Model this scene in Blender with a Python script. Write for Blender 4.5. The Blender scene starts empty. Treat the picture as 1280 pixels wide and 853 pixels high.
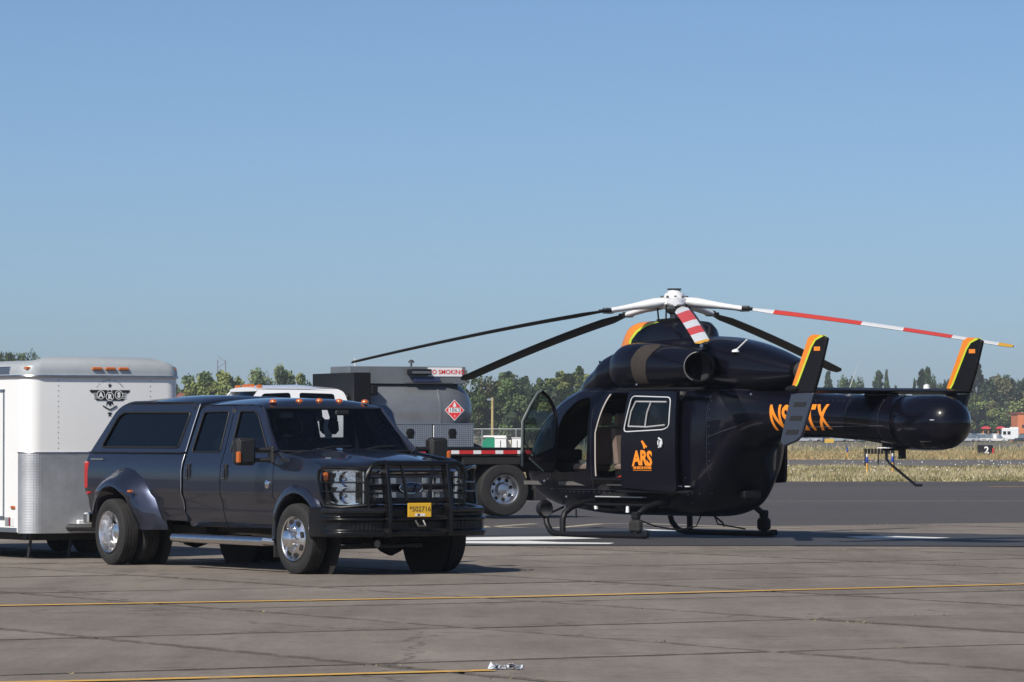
import bpy, bmesh, math, random
import numpy as np
from mathutils import Vector, Matrix, noise
from mathutils.geometry import delaunay_2d_cdt
random.seed(7); np.random.seed(7)
SC = bpy.context.scene
COL = SC.collection
R = math.radians
# ------------------------------------------------------------------ camera, world, sun, exposure
F = 5400.0; CH = 1.6; YH = 543.0                 # focal length in pixels of the 1280 wide photo, eye height, horizon row
cd = bpy.data.cameras.new('camera'); cam = bpy.data.objects.new('camera', cd); COL.objects.link(cam)
cam.location = (0, 0, CH); cam.rotation_euler = (R(90) + math.atan((YH - 426.5) / F), 0, 0)
cd.sensor_width = 36; cd.lens = F / 1280 * 36; cd.clip_start = 0.5; cd.clip_end = 20000
SC.camera = cam
SUN_H = Vector((-.52, -.85, 0)).normalized(); SUN_E = R(43)
W = bpy.data.worlds.new('World'); SC.world = W; W.use_nodes = True
wn = W.node_tree.nodes; wl = W.node_tree.links; wn.clear()
sky = wn.new('ShaderNodeTexSky'); sky.sky_type = 'NISHITA'; sky.sun_disc = False
sky.sun_elevation = SUN_E; sky.sun_rotation = math.atan2(SUN_H.x, SUN_H.y)
sky.air_density = 0.65; sky.dust_density = 2.8; sky.ozone_density = 5.0; sky.altitude = 1500
bg = wn.new('ShaderNodeBackground'); bg.inputs['Strength'].default_value = 0.106
wo = wn.new('ShaderNodeOutputWorld'); tn = wn.new('ShaderNodeMix'); tn.data_type = 'RGBA'; tn.blend_type = 'MULTIPLY'; tn.inputs[0].default_value = 1; tn.inputs[7].default_value = (.965, 1.0, .975, 1); wl.new(sky.outputs[0], tn.inputs[6]); wl.new(tn.outputs[2], bg.inputs[0]); wl.new(bg.outputs[0], wo.inputs[0])
sl = bpy.data.lights.new('sun', 'SUN'); sl.energy = 4.9; sl.angle = R(.55); sl.color = (1, .94, .85)
so = bpy.data.objects.new('sun', sl); COL.objects.link(so)
sd = SUN_H * math.cos(SUN_E) + Vector((0, 0, math.sin(SUN_E)))
so.rotation_euler = sd.to_track_quat('Z', 'Y').to_euler(); so.location = (0, 0, 50)
SC.view_settings.view_transform = 'Standard'; SC.view_settings.look = 'None'
SC.view_settings.exposure = 0.0; SC.view_settings.gamma = 1
# ------------------------------------------------------------------ materials
MATS = {}
def mat(name, col, rough=.5, metal=0., coat=0., var=0., vscale=3., bump=0., bscale=40., objvar=0., emit=0., spec=.5, coatr=.03):
    if name in MATS: return MATS[name]
    m = bpy.data.materials.new(name); m.use_nodes = True; nt = m.node_tree; N = nt.nodes; L = nt.links
    b = N['Principled BSDF']; b.inputs['Base Color'].default_value = (*col, 1)
    b.inputs['Roughness'].default_value = rough; b.inputs['Metallic'].default_value = metal
    b.inputs['Coat Weight'].default_value = coat; b.inputs['Coat Roughness'].default_value = coatr
    b.inputs['Specular IOR Level'].default_value = spec
    tc = N.new('ShaderNodeTexCoord')
    if var or objvar:
        cur = None
        hsv = N.new('ShaderNodeHueSaturation'); hsv.inputs['Color'].default_value = (*col, 1)
        val = None
        if var:
            n = N.new('ShaderNodeTexNoise'); n.inputs['Scale'].default_value = vscale; n.inputs['Detail'].default_value = 6; n.inputs['Roughness'].default_value = .65
            L.new(tc.outputs['Object'], n.inputs['Vector'])
            mr = N.new('ShaderNodeMapRange'); mr.inputs['From Min'].default_value = .25; mr.inputs['From Max'].default_value = .75
            mr.inputs['To Min'].default_value = 1 - var; mr.inputs['To Max'].default_value = 1 + var; L.new(n.outputs[0], mr.inputs['Value']); val = mr.outputs[0]
        if objvar:
            oi = N.new('ShaderNodeObjectInfo'); m2 = N.new('ShaderNodeMapRange'); m2.inputs['To Min'].default_value = 1 - objvar; m2.inputs['To Max'].default_value = 1 + objvar
            L.new(oi.outputs['Random'], m2.inputs['Value'])
            if val:
                mu = N.new('ShaderNodeMath'); mu.operation = 'MULTIPLY'; L.new(val, mu.inputs[0]); L.new(m2.outputs[0], mu.inputs[1]); val = mu.outputs[0]
            else: val = m2.outputs[0]
        L.new(val, hsv.inputs['Value']); L.new(hsv.outputs[0], b.inputs['Base Color'])
    if bump:
        n = N.new('ShaderNodeTexNoise'); n.inputs['Scale'].default_value = bscale; n.inputs['Detail'].default_value = 4
        L.new(tc.outputs['Object'], n.inputs['Vector']); bp = N.new('ShaderNodeBump'); bp.inputs['Strength'].default_value = bump; bp.inputs['Distance'].default_value = .02
        L.new(n.outputs[0], bp.inputs['Height']); L.new(bp.outputs[0], b.inputs['Normal'])
    if emit: b.inputs['Emission Color'].default_value = (*col, 1); b.inputs['Emission Strength'].default_value = emit
    MATS[name] = m; return m
def glass(name, tint=(.3, .33, .35), rough=.02, ior=1.5):
    if name in MATS: return MATS[name]
    m = bpy.data.materials.new(name); m.use_nodes = True; nt = m.node_tree; N = nt.nodes; L = nt.links; N.clear()
    o = N.new('ShaderNodeOutputMaterial'); mx = N.new('ShaderNodeMixShader'); fr = N.new('ShaderNodeFresnel'); fr.inputs[0].default_value = ior
    t = N.new('ShaderNodeBsdfTransparent'); t.inputs[0].default_value = (*tint, 1); g = N.new('ShaderNodeBsdfGlossy'); g.inputs['Roughness'].default_value = rough
    L.new(fr.outputs[0], mx.inputs[0]); L.new(t.outputs[0], mx.inputs[1]); L.new(g.outputs[0], mx.inputs[2]); L.new(mx.outputs[0], o.inputs[0])
    MATS[name] = m; return m
def worn(name, col, cover=.5, scale=8., rough=.7):
    """paint on the ground, worn through in places"""
    m = bpy.data.materials.new(name); m.use_nodes = True; nt = m.node_tree; N = nt.nodes; L = nt.links
    b = N['Principled BSDF']; b.inputs['Base Color'].default_value = (*col, 1); b.inputs['Roughness'].default_value = rough
    g = N.new('ShaderNodeNewGeometry'); n = N.new('ShaderNodeTexNoise'); n.inputs['Scale'].default_value = scale; n.inputs['Detail'].default_value = 8; n.inputs['Roughness'].default_value = .75
    L.new(g.outputs['Position'], n.inputs['Vector'])
    mr = N.new('ShaderNodeMapRange'); mr.inputs['From Min'].default_value = cover - .06; mr.inputs['From Max'].default_value = cover + .06; mr.clamp = True
    L.new(n.outputs[0], mr.inputs['Value'])
    L.new(mr.outputs[0], b.inputs['Alpha']); MATS[name] = m; return m
# ------------------------------------------------------------------ mesh builder
class MB:
    def __init__(s): s.v = []; s.f = []; s.m = []; s.mats = []
    def mi(s, m):
        if m is None: return 0
        if isinstance(m, int): return m
        if m not in s.mats: s.mats.append(m)
        return s.mats.index(m)
    def add(s, vs, fs, m=None):
        o = len(s.v); s.v += [tuple(p) for p in vs]; k = s.mi(m)
        for f in fs: s.f.append(tuple(i + o for i in f)); s.m.append(k)
        return s
    def box(s, a, b, m=None, T=None, c=0.0):
        x0, y0, z0 = [min(a[i], b[i]) for i in range(3)]; x1, y1, z1 = [max(a[i], b[i]) for i in range(3)]
        if c > 0:
            c = min(c, (x1 - x0) * .45, (y1 - y0) * .45, (z1 - z0) * .45)
            vs = []
            for X, sx in ((x0, 1), (x1, -1)):
                for Y, sy in ((y0, 1), (y1, -1)):
                    for Z, sz in ((z0, 1), (z1, -1)):
                        vs += [(X, Y + sy * c, Z + sz * c), (X + sx * c, Y, Z + sz * c), (X + sx * c, Y + sy * c, Z)]
            if T: vs = [T @ Vector(p) for p in vs]
            bm = bmesh.new(); bv = [bm.verts.new(p) for p in vs]; bmesh.ops.convex_hull(bm, input=bv)
            bmesh.ops.dissolve_limit(bm, angle_limit=.01, verts=bm.verts, edges=bm.edges)
            bm.verts.index_update(); s.add([v.co.copy() for v in bm.verts], [[v.index for v in f.verts] for f in bm.faces], m); bm.free(); return s
        vs = [(x, y, z) for x in (x0, x1) for y in (y0, y1) for z in (z0, z1)]
        if T: vs = [T @ Vector(p) for p in vs]
        return s.add(vs, [(0, 1, 3, 2), (4, 6, 7, 5), (0, 4, 5, 1), (2, 3, 7, 6), (0, 2, 6, 4), (1, 5, 7, 3)], m)
    def tube(s, pts, r, m=None, n=8, cap=True):
        pts = [Vector(p) for p in pts]; k = len(pts); rr = r if isinstance(r, (list, tuple)) else [r] * k
        vs = []; fs = []; prev = None
        for i, p in enumerate(pts):
            d = (pts[min(i + 1, k - 1)] - pts[max(i - 1, 0)])
            d = d.normalized() if d.length > 1e-9 else Vector((0, 0, 1))
            if prev is None: u = d.orthogonal().normalized()
            else:
                u = prev - d * prev.dot(d); u = u.normalized() if u.length > 1e-6 else d.orthogonal().normalized()
            prev = u; w = d.cross(u)
            for j in range(n):
                a = 2 * math.pi * j / n; vs.append(p + (u * math.cos(a) + w * math.sin(a)) * rr[i])
        for i in range(k - 1):
            for j in range(n): fs.append((i * n + j, i * n + (j + 1) % n, (i + 1) * n + (j + 1) % n, (i + 1) * n + j))
        if cap: fs.append(tuple(range(n - 1, -1, -1))); fs.append(tuple((k - 1) * n + j for j in range(n)))
        return s.add(vs, fs, m)
    def lathe(s, prof, o=(0, 0, 0), ax='y', n=32, m=None, close=False):
        """prof: list of (a, r): position along the axis and radius"""
        vs = []; fs = []; k = len(prof); o = Vector(o)
        for a, r in prof:
            for j in range(n):
                t = 2 * math.pi * j / n; c, q = r * math.cos(t), r * math.sin(t)
                vs.append(o + (Vector((c, a, q)) if ax == 'y' else Vector((a, c, q)) if ax == 'x' else Vector((c, q, a))))
        for i in range(k - 1):
            for j in range(n): fs.append((i * n + j, i * n + (j + 1) % n, (i + 1) * n + (j + 1) % n, (i + 1) * n + j))
        return s.add(vs, fs, m)
    def prism(s, pts, T, d, m=None):
        """2D outline in the plane given by T (local x, y), extruded by d along local z"""
        n = len(pts); vs = [T @ Vector((x, y, 0)) for x, y in pts] + [T @ Vector((x, y, d)) for x, y in pts]
        fs = [tuple(range(n)), tuple(range(2 * n - 1, n - 1, -1))] + [(i, i + n, (i + 1) % n + n, (i + 1) % n) for i in range(n)]
        return s.add(vs, fs, m)
    def loft(s, secs, m=None, cap=True):
        n = len(secs[0]); vs = [p for q in secs for p in q]; fs = []
        for i in range(len(secs) - 1):
            for j in range(n): fs.append((i * n + j, i * n + (j + 1) % n, (i + 1) * n + (j + 1) % n, (i + 1) * n + j))
        if cap: fs.append(tuple(range(n - 1, -1, -1))); fs.append(tuple((len(secs) - 1) * n + j for j in range(n)))
        return s.add(vs, fs, m)
    def build_each(s, name, m=None, parent=None, ang=35, bevel=0):
        """every connected piece becomes an object of its own"""
        par = list(range(len(s.v)))
        def root(i):
            while par[i] != i: par[i] = par[par[i]]; i = par[i]
            return i
        for f in s.f:
            for k in f[1:]: par[root(k)] = root(f[0])
        groups = {}
        for f, q in zip(s.f, s.m): groups.setdefault(root(f[0]), []).append((f, q))
        out = []
        for g in groups.values():
            b = MB(); b.mats = list(s.mats); idx = {}
            for f, q in g:
                for i in f:
                    if i not in idx: idx[i] = len(b.v); b.v.append(s.v[i])
                b.f.append(tuple(idx[i] for i in f)); b.m.append(q)
            out.append(b.build(name, m, parent, ang, bevel))
        return out
    def build(s, name, m=None, parent=None, ang=35, bevel=0, loc=None):
        me = bpy.data.meshes.new(name); me.from_pydata(s.v, [], s.f)
        bm = bmesh.new(); bm.from_mesh(me); bmesh.ops.recalc_face_normals(bm, faces=bm.faces); bm.to_mesh(me); bm.free()
        ml = s.mats or [m]
        for q in ml: me.materials.append(q if q else m)
        if s.mats: me.polygons.foreach_set('material_index', s.m)
        return finish(me, name, parent, ang, bevel, loc)
def finish(me, name, parent=None, ang=35, bevel=0, loc=None):
    me.polygons.foreach_set('use_smooth', [ang > 0] * len(me.polygons))
    if ang > 0: me.set_sharp_from_angle(angle=R(ang))
    o = bpy.data.objects.new(name, me); COL.objects.link(o); o.parent = parent
    if loc: o.location = loc
    if bevel:
        b = o.modifiers.new('b', 'BEVEL'); b.width = bevel; b.segments = 2; b.limit_method = 'ANGLE'; b.angle_limit = R(40)
    return o
def tag(o, label=None, cat=None, group=None, kind=None):
    if label: o['label'] = label
    if cat: o['category'] = cat
    if group: o['group'] = group
    if kind: o['kind'] = kind
    return o
def thing(name, label, cat, loc=(0, 0, 0), rz=0, group=None):
    o = bpy.data.objects.new(name, None); COL.objects.link(o); o.location = loc; o.rotation_euler = (0, 0, rz)
    o.empty_display_size = .3
    return tag(o, label, cat, group)
def copy_tree(o, parent=None):
    c = o.copy(); COL.objects.link(c); c.parent = parent
    for ch in o.children: copy_tree(ch, c)
    return c
# ---- filled 2D outlines mapped on a surface
def resample(poly, step):
    out = []
    n = len(poly)
    for i in range(n):
        a = poly[i]; b = poly[(i + 1) % n]; L = math.hypot(b[0] - a[0], b[1] - a[1]); k = max(1, int(round(L / step)))
        for j in range(k): t = j / k; out.append((a[0] + (b[0] - a[0]) * t, a[1] + (b[1] - a[1]) * t))
    return out
def inside(pt, poly):
    x, y = pt; c = False; n = len(poly); j = n - 1
    for i in range(n):
        xi, yi = poly[i]; xj, yj = poly[j]
        if (yi > y) != (yj > y) and x < (xj - xi) * (y - yi) / (yj - yi) + xi: c = not c
        j = i
    return c
def roundpoly(pts, r, k=4):
    """rounds the corners of an outline; r one radius or one per corner"""
    out = []; n = len(pts)
    for i in range(n):
        p = Vector(pts[i]); a = Vector(pts[i - 1]); b = Vector(pts[(i + 1) % n]); rr = r[i] if isinstance(r, (list, tuple)) else r
        da = (a - p); db = (b - p); q = min(rr, da.length * .45, db.length * .45)
        if q <= 0: out.append(tuple(p)); continue
        s0 = p + da.normalized() * q; s1 = p + db.normalized() * q
        for j in range(k + 1):
            t = j / k; out.append(tuple(s0 * (1 - t) ** 2 + p * 2 * t * (1 - t) + s1 * t * t))
    return out
def fill2d(outer, holes, step, vlines=()):
    loops = [resample(outer, step)] + [resample(h, step) for h in holes]
    vs = []; es = []
    for lp in loops:
        o = len(vs); vs += [Vector(p) for p in lp]; es += [(o + i, o + (i + 1) % len(lp)) for i in range(len(lp))]
    xs = [p[0] for p in outer]; ys = [p[1] for p in outer]
    bnd = np.array([tuple(v) for v in vs]); y = min(ys) + step * .5; row = 0
    while y < max(ys):
        x = min(xs) + step * (.5 if row % 2 else 1.)
        while x < max(xs):
            if inside((x, y), loops[0]) and not any(inside((x, y), h) for h in loops[1:]):
                if np.min((bnd[:, 0] - x) ** 2 + (bnd[:, 1] - y) ** 2) > (step * .45) ** 2: vs.append(Vector((x, y)))
            x += step
        y += step * .87; row += 1
    if vlines:
        nb = len(bnd); keep = vs[:nb] + [v for v in vs[nb:] if all(abs(v[1] - q) > step * .5 for q in vlines)]; vs = keep
        for q in vlines:
            x = min(xs) + step * .3
            while x < max(xs):
                if inside((x, q), loops[0]) and not any(inside((x, q), h) for h in loops[1:]) and np.min((bnd[:, 0] - x) ** 2 + (bnd[:, 1] - q) ** 2) > .015 ** 2: vs.append(Vector((x, q)))
                x += .07
    ov, oe, of, _, _, _ = delaunay_2d_cdt(vs, es, [], 0, 1e-6)
    tri = []
    for f in of:
        cx = sum(ov[i][0] for i in f) / len(f); cy = sum(ov[i][1] for i in f) / len(f)
        if inside((cx, cy), loops[0]) and not any(inside((cx, cy), h) for h in loops[1:]): tri.append(tuple(f))
    return [(v[0], v[1]) for v in ov], tri
def panel(mb, Fn, outer, holes=(), step=.08, th=.02, m=None, off=0., vlines=()):
    """sheet of thickness th whose outer face follows Fn(u, v); off lifts it along the normal"""
    pts, tri = fill2d(outer, list(holes), step, vlines)
    used = sorted({i for t in tri for i in t}); idx = {k: i for i, k in enumerate(used)}
    P = []; Q = []; e = 1e-3
    for k in used:
        u, v = pts[k]; p = Vector(Fn(u, v)); du = Vector(Fn(u + e, v)) - Vector(Fn(u - e, v)); dv = Vector(Fn(u, v + e)) - Vector(Fn(u, v - e))
        n = du.cross(dv); n = n.normalized() if n.length > 1e-12 else Vector((0, 0, 1))
        P.append(p + n * off); Q.append(p + n * (off - th))
    N = len(P); tri = [tuple(idx[i] for i in t) for t in tri]
    cnt = {}
    for t in tri:
        for i in range(len(t)):
            a, b = t[i], t[(i + 1) % len(t)]; cnt.setdefault((min(a, b), max(a, b)), []).append((a, b))
    fs = list(tri)
    if th:
        fs += [tuple(i + N for i in reversed(t)) for t in tri]
        for k, l in cnt.items():
            if len(l) == 1: a, b = l[0]; fs.append((b, a, a + N, b + N))
        return mb.add(P + Q, fs, m)
    return mb.add(P, fs, m)
def gp(px, py, z=0.0):
    """where on the ground the photo shows this pixel"""
    Y = F * (CH - z) / (py - YH); return Vector(((px - 640) / F * Y, Y, z))
def text_mesh(txt, size=1., extrude=.002, shear=0., bold=0.0, spacing=1.):
    c = bpy.data.curves.new('t', 'FONT'); c.body = txt; c.size = size; c.extrude = extrude; c.shear = shear; c.offset = bold; c.space_character = spacing
    c.align_x = 'CENTER'; c.resolution_u = 3
    o = bpy.data.objects.new('t', c); COL.objects.link(o); bpy.context.view_layer.update()
    me = bpy.data.meshes.new_from_object(o.evaluated_get(bpy.context.evaluated_depsgraph_get()))
    bpy.data.objects.remove(o); return me
def lettering(name, txt, size, T, m, parent, extrude=.002, fn=None, **kw):
    """flat lettering laid by matrix T (local x right, y up, z out), or bent onto a surface by fn"""
    me = text_mesh(txt, size, extrude, **kw)
    if fn:
        bm = bmesh.new(); bm.from_mesh(me); bmesh.ops.triangulate(bm, faces=bm.faces)
        for _ in range(3):
            es = [e for e in bm.edges if e.calc_length() > size * .12]
            if es: bmesh.ops.subdivide_edges(bm, edges=es, cuts=1); bmesh.ops.triangulate(bm, faces=bm.faces)
        for v in bm.verts: v.co = Vector(fn(v.co.x, v.co.y, v.co.z))
        bm.to_mesh(me); bm.free()
    else: me.transform(T)
    me.materials.clear(); me.materials.append(m)
    return finish(me, name, parent, 30)
def frame_T(o, right, up):
    r = Vector(right).normalized(); u = Vector(up).normalized(); n = r.cross(u).normalized()
    return Matrix(((r.x, u.x, n.x, o[0]), (r.y, u.y, n.y, o[1]), (r.z, u.z, n.z, o[2]), (0, 0, 0, 1)))
def interp(xs, ys, x):
    """smooth interpolation through stations"""
    n = len(xs)
    if xs[0] > xs[-1]: xs = xs[::-1]; ys = ys[::-1]
    if x <= xs[0]: return ys[0]
    if x >= xs[-1]: return ys[-1]
    i = max(j for j in range(n) if xs[j] <= x); i = min(i, n - 2); h = xs[i + 1] - xs[i]; t = (x - xs[i]) / h
    def sl(j):
        if j == 0: return (ys[1] - ys[0]) / (xs[1] - xs[0])
        if j == n - 1: return (ys[-1] - ys[-2]) / (xs[-1] - xs[-2])
        a = (ys[j] - ys[j - 1]) / (xs[j] - xs[j - 1]); b = (ys[j + 1] - ys[j]) / (xs[j + 1] - xs[j])
        return 0 if a * b <= 0 else 2 * a * b / (a + b)
    m0, m1 = sl(i) * h, sl(i + 1) * h
    return (2 * t**3 - 3 * t * t + 1) * ys[i] + (t**3 - 2 * t * t + t) * m0 + (-2 * t**3 + 3 * t * t) * ys[i + 1] + (t**3 - t * t) * m1
def section(x, yc, zb, zt, hw, n=2.5, k=32):
    zc = (zb + zt) / 2; hz = (zt - zb) / 2; out = []
    for j in range(k):
        t = 2 * math.pi * j / k; c, s = math.cos(t), math.sin(t)
        out.append((x, yc + hw * math.copysign(abs(c) ** (2 / n), c), zc + hz * math.copysign(abs(s) ** (2 / n), s)))
    return out
# common materials
BLK = mat('black_plastic', (.012, .012, .013), .55, bump=.1)
BLKG = mat('black_gloss_metal', (.01, .01, .011), .22, coat=.5)
RUB = mat('tyre_rubber', (.019, .018, .018), .8, var=.35, vscale=9, bump=.35, bscale=60)
CHR = mat('chrome', (.75, .74, .74), .16, 1., var=.12, vscale=14)
POL = mat('polished_wheel_aluminium', (.86, .86, .87), .24, 1., var=.1, vscale=18)
ALU = mat('brushed_aluminium', (.62, .63, .65), .33, 1., var=.15, vscale=6)
DRK = mat('dark_underside', (.012, .011, .01), .8, var=.4)
AMB = mat('amber_lens', (.50, .12, .012), .2, coat=1.)
REDL = mat('red_lens', (.45, .02, .015), .2, coat=1.)
WHT = mat('white_paint', (.8, .81, .82), .25, coat=.6, var=.03, vscale=2)
ORG = mat('orange_vinyl', (.85, .26, .015), .35, coat=.3)
# ------------------------------------------------------------------ the ground
G1 = Vector((.862, .508, 0)); G2 = Vector((-.508, .862, 0))           # the two directions of the slab joints
def sheet(name, pts, z, m, kind='structure', parent=None):
    mb = MB(); n = len(pts); mb.add([(p[0], p[1], z) for p in pts], [tuple(range(n))], m)
    o = mb.build(name, m, parent, 0)
    if kind: o['kind'] = kind
    return o
def ground_mat(name, c1, c2, c3=None, s1=.15, s2=6., rough=.9, bump=.3, stretch=1.):
    m = bpy.data.materials.new(name); m.use_nodes = True; N = m.node_tree.nodes; L = m.node_tree.links; b = N['Principled BSDF']
    b.inputs['Roughness'].default_value = rough; b.inputs['Specular IOR Level'].default_value = .3
    g = N.new('ShaderNodeNewGeometry'); mp = N.new('ShaderNodeMapping'); mp.inputs['Scale'].default_value = (stretch, 1, 1); L.new(g.outputs['Position'], mp.inputs[0])
    def nz(sc, det=8, rg=.6):
        n = N.new('ShaderNodeTexNoise'); n.inputs['Scale'].default_value = sc; n.inputs['Detail'].default_value = det; n.inputs['Roughness'].default_value = rg; L.new(mp.outputs[0], n.inputs['Vector']); return n
    a = nz(s1); r = N.new('ShaderNodeValToRGB'); L.new(a.outputs[0], r.inputs[0]); r.color_ramp.elements[0].position = .35; r.color_ramp.elements[0].color = (*c1, 1)
    r.color_ramp.elements[1].position = .65; r.color_ramp.elements[1].color = (*c2, 1)
    f = nz(s2, 10, .75); mx = N.new('ShaderNodeMix'); mx.data_type = 'RGBA'; mx.blend_type = 'OVERLAY'; mx.inputs[0].default_value = .55
    L.new(r.outputs[0], mx.inputs[6]); L.new(f.outputs[0], mx.inputs[7]); out = mx.outputs[2]
    if c3:
        d = nz(s1 * 3.7, 6, .7); mr = N.new('ShaderNodeMapRange'); mr.inputs['From Min'].default_value = .55; mr.inputs['From Max'].default_value = .7; L.new(d.outputs[0], mr.inputs['Value'])
        m3 = N.new('ShaderNodeMix'); m3.data_type = 'RGBA'; L.new(mr.outputs[0], m3.inputs[0]); L.new(out, m3.inputs[6]); m3.inputs[7].default_value = (*c3, 1); out = m3.outputs[2]
    L.new(out, b.inputs['Base Color'])
    if bump:
        bp = N.new('ShaderNodeBump'); bp.inputs['Strength'].default_value = bump; bp.inputs['Distance'].default_value = .01; n = nz(35, 4); L.new(n.outputs[0], bp.inputs['Height']); L.new(bp.outputs[0], b.inputs['Normal'])
    MATS[name] = m; return m, b, N, L, out
gm = ground_mat('dry_ground', (.20, .16, .09), (.27, .23, .14), (.13, .13, .06), .02, 1.)[0]
sheet('ground', [(-1500, -800), (1500, -800), (1500, 3500), (-1500, 3500)], -.08, gm)
am = ground_mat('ramp_asphalt', (.068, .062, .063), (.084, .077, .077), (.056, .052, .055), .03, 9., stretch=.3)[0]
sheet('asphalt_ramp', [(-400, -300), (400, -300), (400, 151), (-400, 151)], -.05, am)
tm = ground_mat('taxiway_asphalt', (.11, .10, .095), (.14, .13, .12), None, .02, 3., stretch=.2)[0]
sheet('taxiway', [(-400, 226), (400, 226), (400, 282), (-400, 282)], -.06, tm)
sheet('runway', [(-900, 500), (900, 500), (900, 800), (-900, 800)], -.06, tm)
sm = mat('joint_soil', (.018, .015, .012), .95, var=.3, vscale=2)
def g12(a, b): return G1 * a + G2 * b
sheet('joint_bedding', [g12(-40, -20), g12(80, -20), g12(80, 62.6), g12(-40, 62.6)], -.007, sm)
# concrete slabs, every slab its own piece of the apron
cm, cb, N, L, cout = ground_mat('apron_concrete', (.178, .151, .126), (.218, .188, .160), (.145, .121, .102), .5, 14., .85, .5)
def cnoise(scale, stretch, lo, hi, a, b_, src, rot=0.):
    mp = N.new('ShaderNodeMapping'); mp.inputs['Scale'].default_value = stretch; mp.inputs['Rotation'].default_value = (0, 0, rot); gg = N.new('ShaderNodeNewGeometry'); L.new(gg.outputs['Position'], mp.inputs[0])
    n = N.new('ShaderNodeTexNoise'); n.inputs['Scale'].default_value = scale; n.inputs['Detail'].default_value = 10; n.inputs['Roughness'].default_value = .7; L.new(mp.outputs[0], n.inputs['Vector'])
    r = N.new('ShaderNodeMapRange'); r.inputs['From Min'].default_value = lo; r.inputs['From Max'].default_value = hi; r.inputs['To Min'].default_value = a; r.inputs['To Max'].default_value = b_; L.new(n.outputs[0], r.inputs['Value'])
    h = N.new('ShaderNodeHueSaturation'); L.new(r.outputs[0], h.inputs['Value']); L.new(src, h.inputs['Color']); return h.outputs[0]
cout = cnoise(1.0, (1, .12, 1), .35, .68, .80, 1.16, cout, -.53)      # tyre-worn bands along the slabs
cout = cnoise(2.2, (1, 1, 1), .52, .75, 1.0, .80, cout)               # dark stains
cout = cnoise(55., (1, 1, 1), .3, .7, .82, 1.18, cout)                # aggregate
# hairline cracks
vg = N.new('ShaderNodeNewGeometry'); dn = N.new('ShaderNodeTexNoise'); dn.inputs['Scale'].default_value = 1.3; dn.inputs['Detail'].default_value = 6; L.new(vg.outputs['Position'], dn.inputs['Vector'])
va = N.new('ShaderNodeVectorMath'); va.operation = 'ADD'; L.new(vg.outputs['Position'], va.inputs[0]); L.new(dn.outputs['Color'], va.inputs[1])
vo = N.new('ShaderNodeTexVoronoi'); vo.feature = 'DISTANCE_TO_EDGE'; vo.inputs['Scale'].default_value = .085; L.new(va.outputs[0], vo.inputs['Vector'])
vr = N.new('ShaderNodeMapRange'); vr.inputs['From Min'].default_value = .0008; vr.inputs['From Max'].default_value = .0025; vr.inputs['To Min'].default_value = .6; vr.inputs['To Max'].default_value = 1.; L.new(vo.outputs['Distance'], vr.inputs['Value'])
vh = N.new('ShaderNodeHueSaturation'); L.new(vr.outputs[0], vh.inputs['Value']); L.new(cout, vh.inputs['Color']); cout = vh.outputs[0]
oi = N.new('ShaderNodeObjectInfo'); mr = N.new('ShaderNodeMapRange'); mr.inputs['To Min'].default_value = .90; mr.inputs['To Max'].default_value = 1.08
L.new(oi.outputs['Random'], mr.inputs['Value']); hs = N.new('ShaderNodeHueSaturation'); L.new(cout, hs.inputs['Color'])
tc = N.new('ShaderNodeTexCoord'); sx = N.new('ShaderNodeSeparateXYZ'); L.new(tc.outputs['Object'], sx.inputs[0])
def mth(op, a, b=None):
    n = N.new('ShaderNodeMath'); n.operation = op
    for i, q in enumerate((a, b)):
        if q is None: continue
        if isinstance(q, (int, float)): n.inputs[i].default_value = q
        else: L.new(q, n.inputs[i])
    return n.outputs[0]
ex = mth('SUBTRACT', 1.7, mth('ABSOLUTE', sx.outputs[0])); ey = mth('SUBTRACT', 2.265, mth('ABSOLUTE', sx.outputs[1])); ed = mth('MINIMUM', ex, ey)
ns = N.new('ShaderNodeTexNoise'); ns.inputs['Scale'].default_value = 3.5; ns.inputs['Detail'].default_value = 6; L.new(N['Geometry'].outputs['Position'] if 'Geometry' in N else tc.outputs['Object'], ns.inputs['Vector'])
edn = mth('SUBTRACT', ed, mth('MULTIPLY', mth('SUBTRACT', ns.outputs[0], .35), .35))
em = N.new('ShaderNodeMapRange'); em.inputs['From Min'].default_value = 0.; em.inputs['From Max'].default_value = .05; em.inputs['To Min'].default_value = .62; em.inputs['To Max'].default_value = 1; L.new(edn, em.inputs['Value'])
L.new(mth('MULTIPLY', mr.outputs[0], em.outputs[0]), hs.inputs['Value']); L.new(hs.outputs[0], cb.inputs['Base Color'])
apron = bpy.data.objects.new('apron', None); COL.objects.link(apron); apron['kind'] = 'structure'
SX, SY, GAP = 3.4, 4.53, .085
slab_meshes = []
for k in range(5):
    mb = MB(); o2 = []
    for (a, b, n_) in (((-1, -1), (1, -1), 4), ((1, -1), (1, 1), 4), ((1, 1), (-1, 1), 4), ((-1, 1), (-1, -1), 4)):
        for j in range(n_):
            t = j / n_; x = (a[0] + (b[0] - a[0]) * t) * (SX - GAP) / 2; y = (a[1] + (b[1] - a[1]) * t) * (SY - GAP) / 2
            o2.append((x + random.uniform(-.012, .012), y + random.uniform(-.012, .012)))
    mb.prism(o2, Matrix.Translation((0, 0, -.028)), .028, cm); tmp = mb.build('slab', cm, None, 0); slab_meshes.append(tmp.data); bpy.data.objects.remove(tmp)
grz = math.atan2(G1.y, G1.x); nsl = 0
for i in range(-14, 26):
    for j in range(-7, 8):
        c = g12(11.0 + SX * (i + .5), 26.4 + SY * (j + .5))
        if c.y < 12 or abs(c.x) > .119 * c.y + 11: continue
        o = bpy.data.objects.new('slab', random.choice(slab_meshes)); COL.objects.link(o); o.parent = apron; o.location = (c.x, c.y, random.uniform(-.002, .004)); o.rotation_euler = (random.uniform(-.0006, .0006), random.uniform(-.0006, .0006), grz); nsl += 1
print('slabs', nsl)
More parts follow.
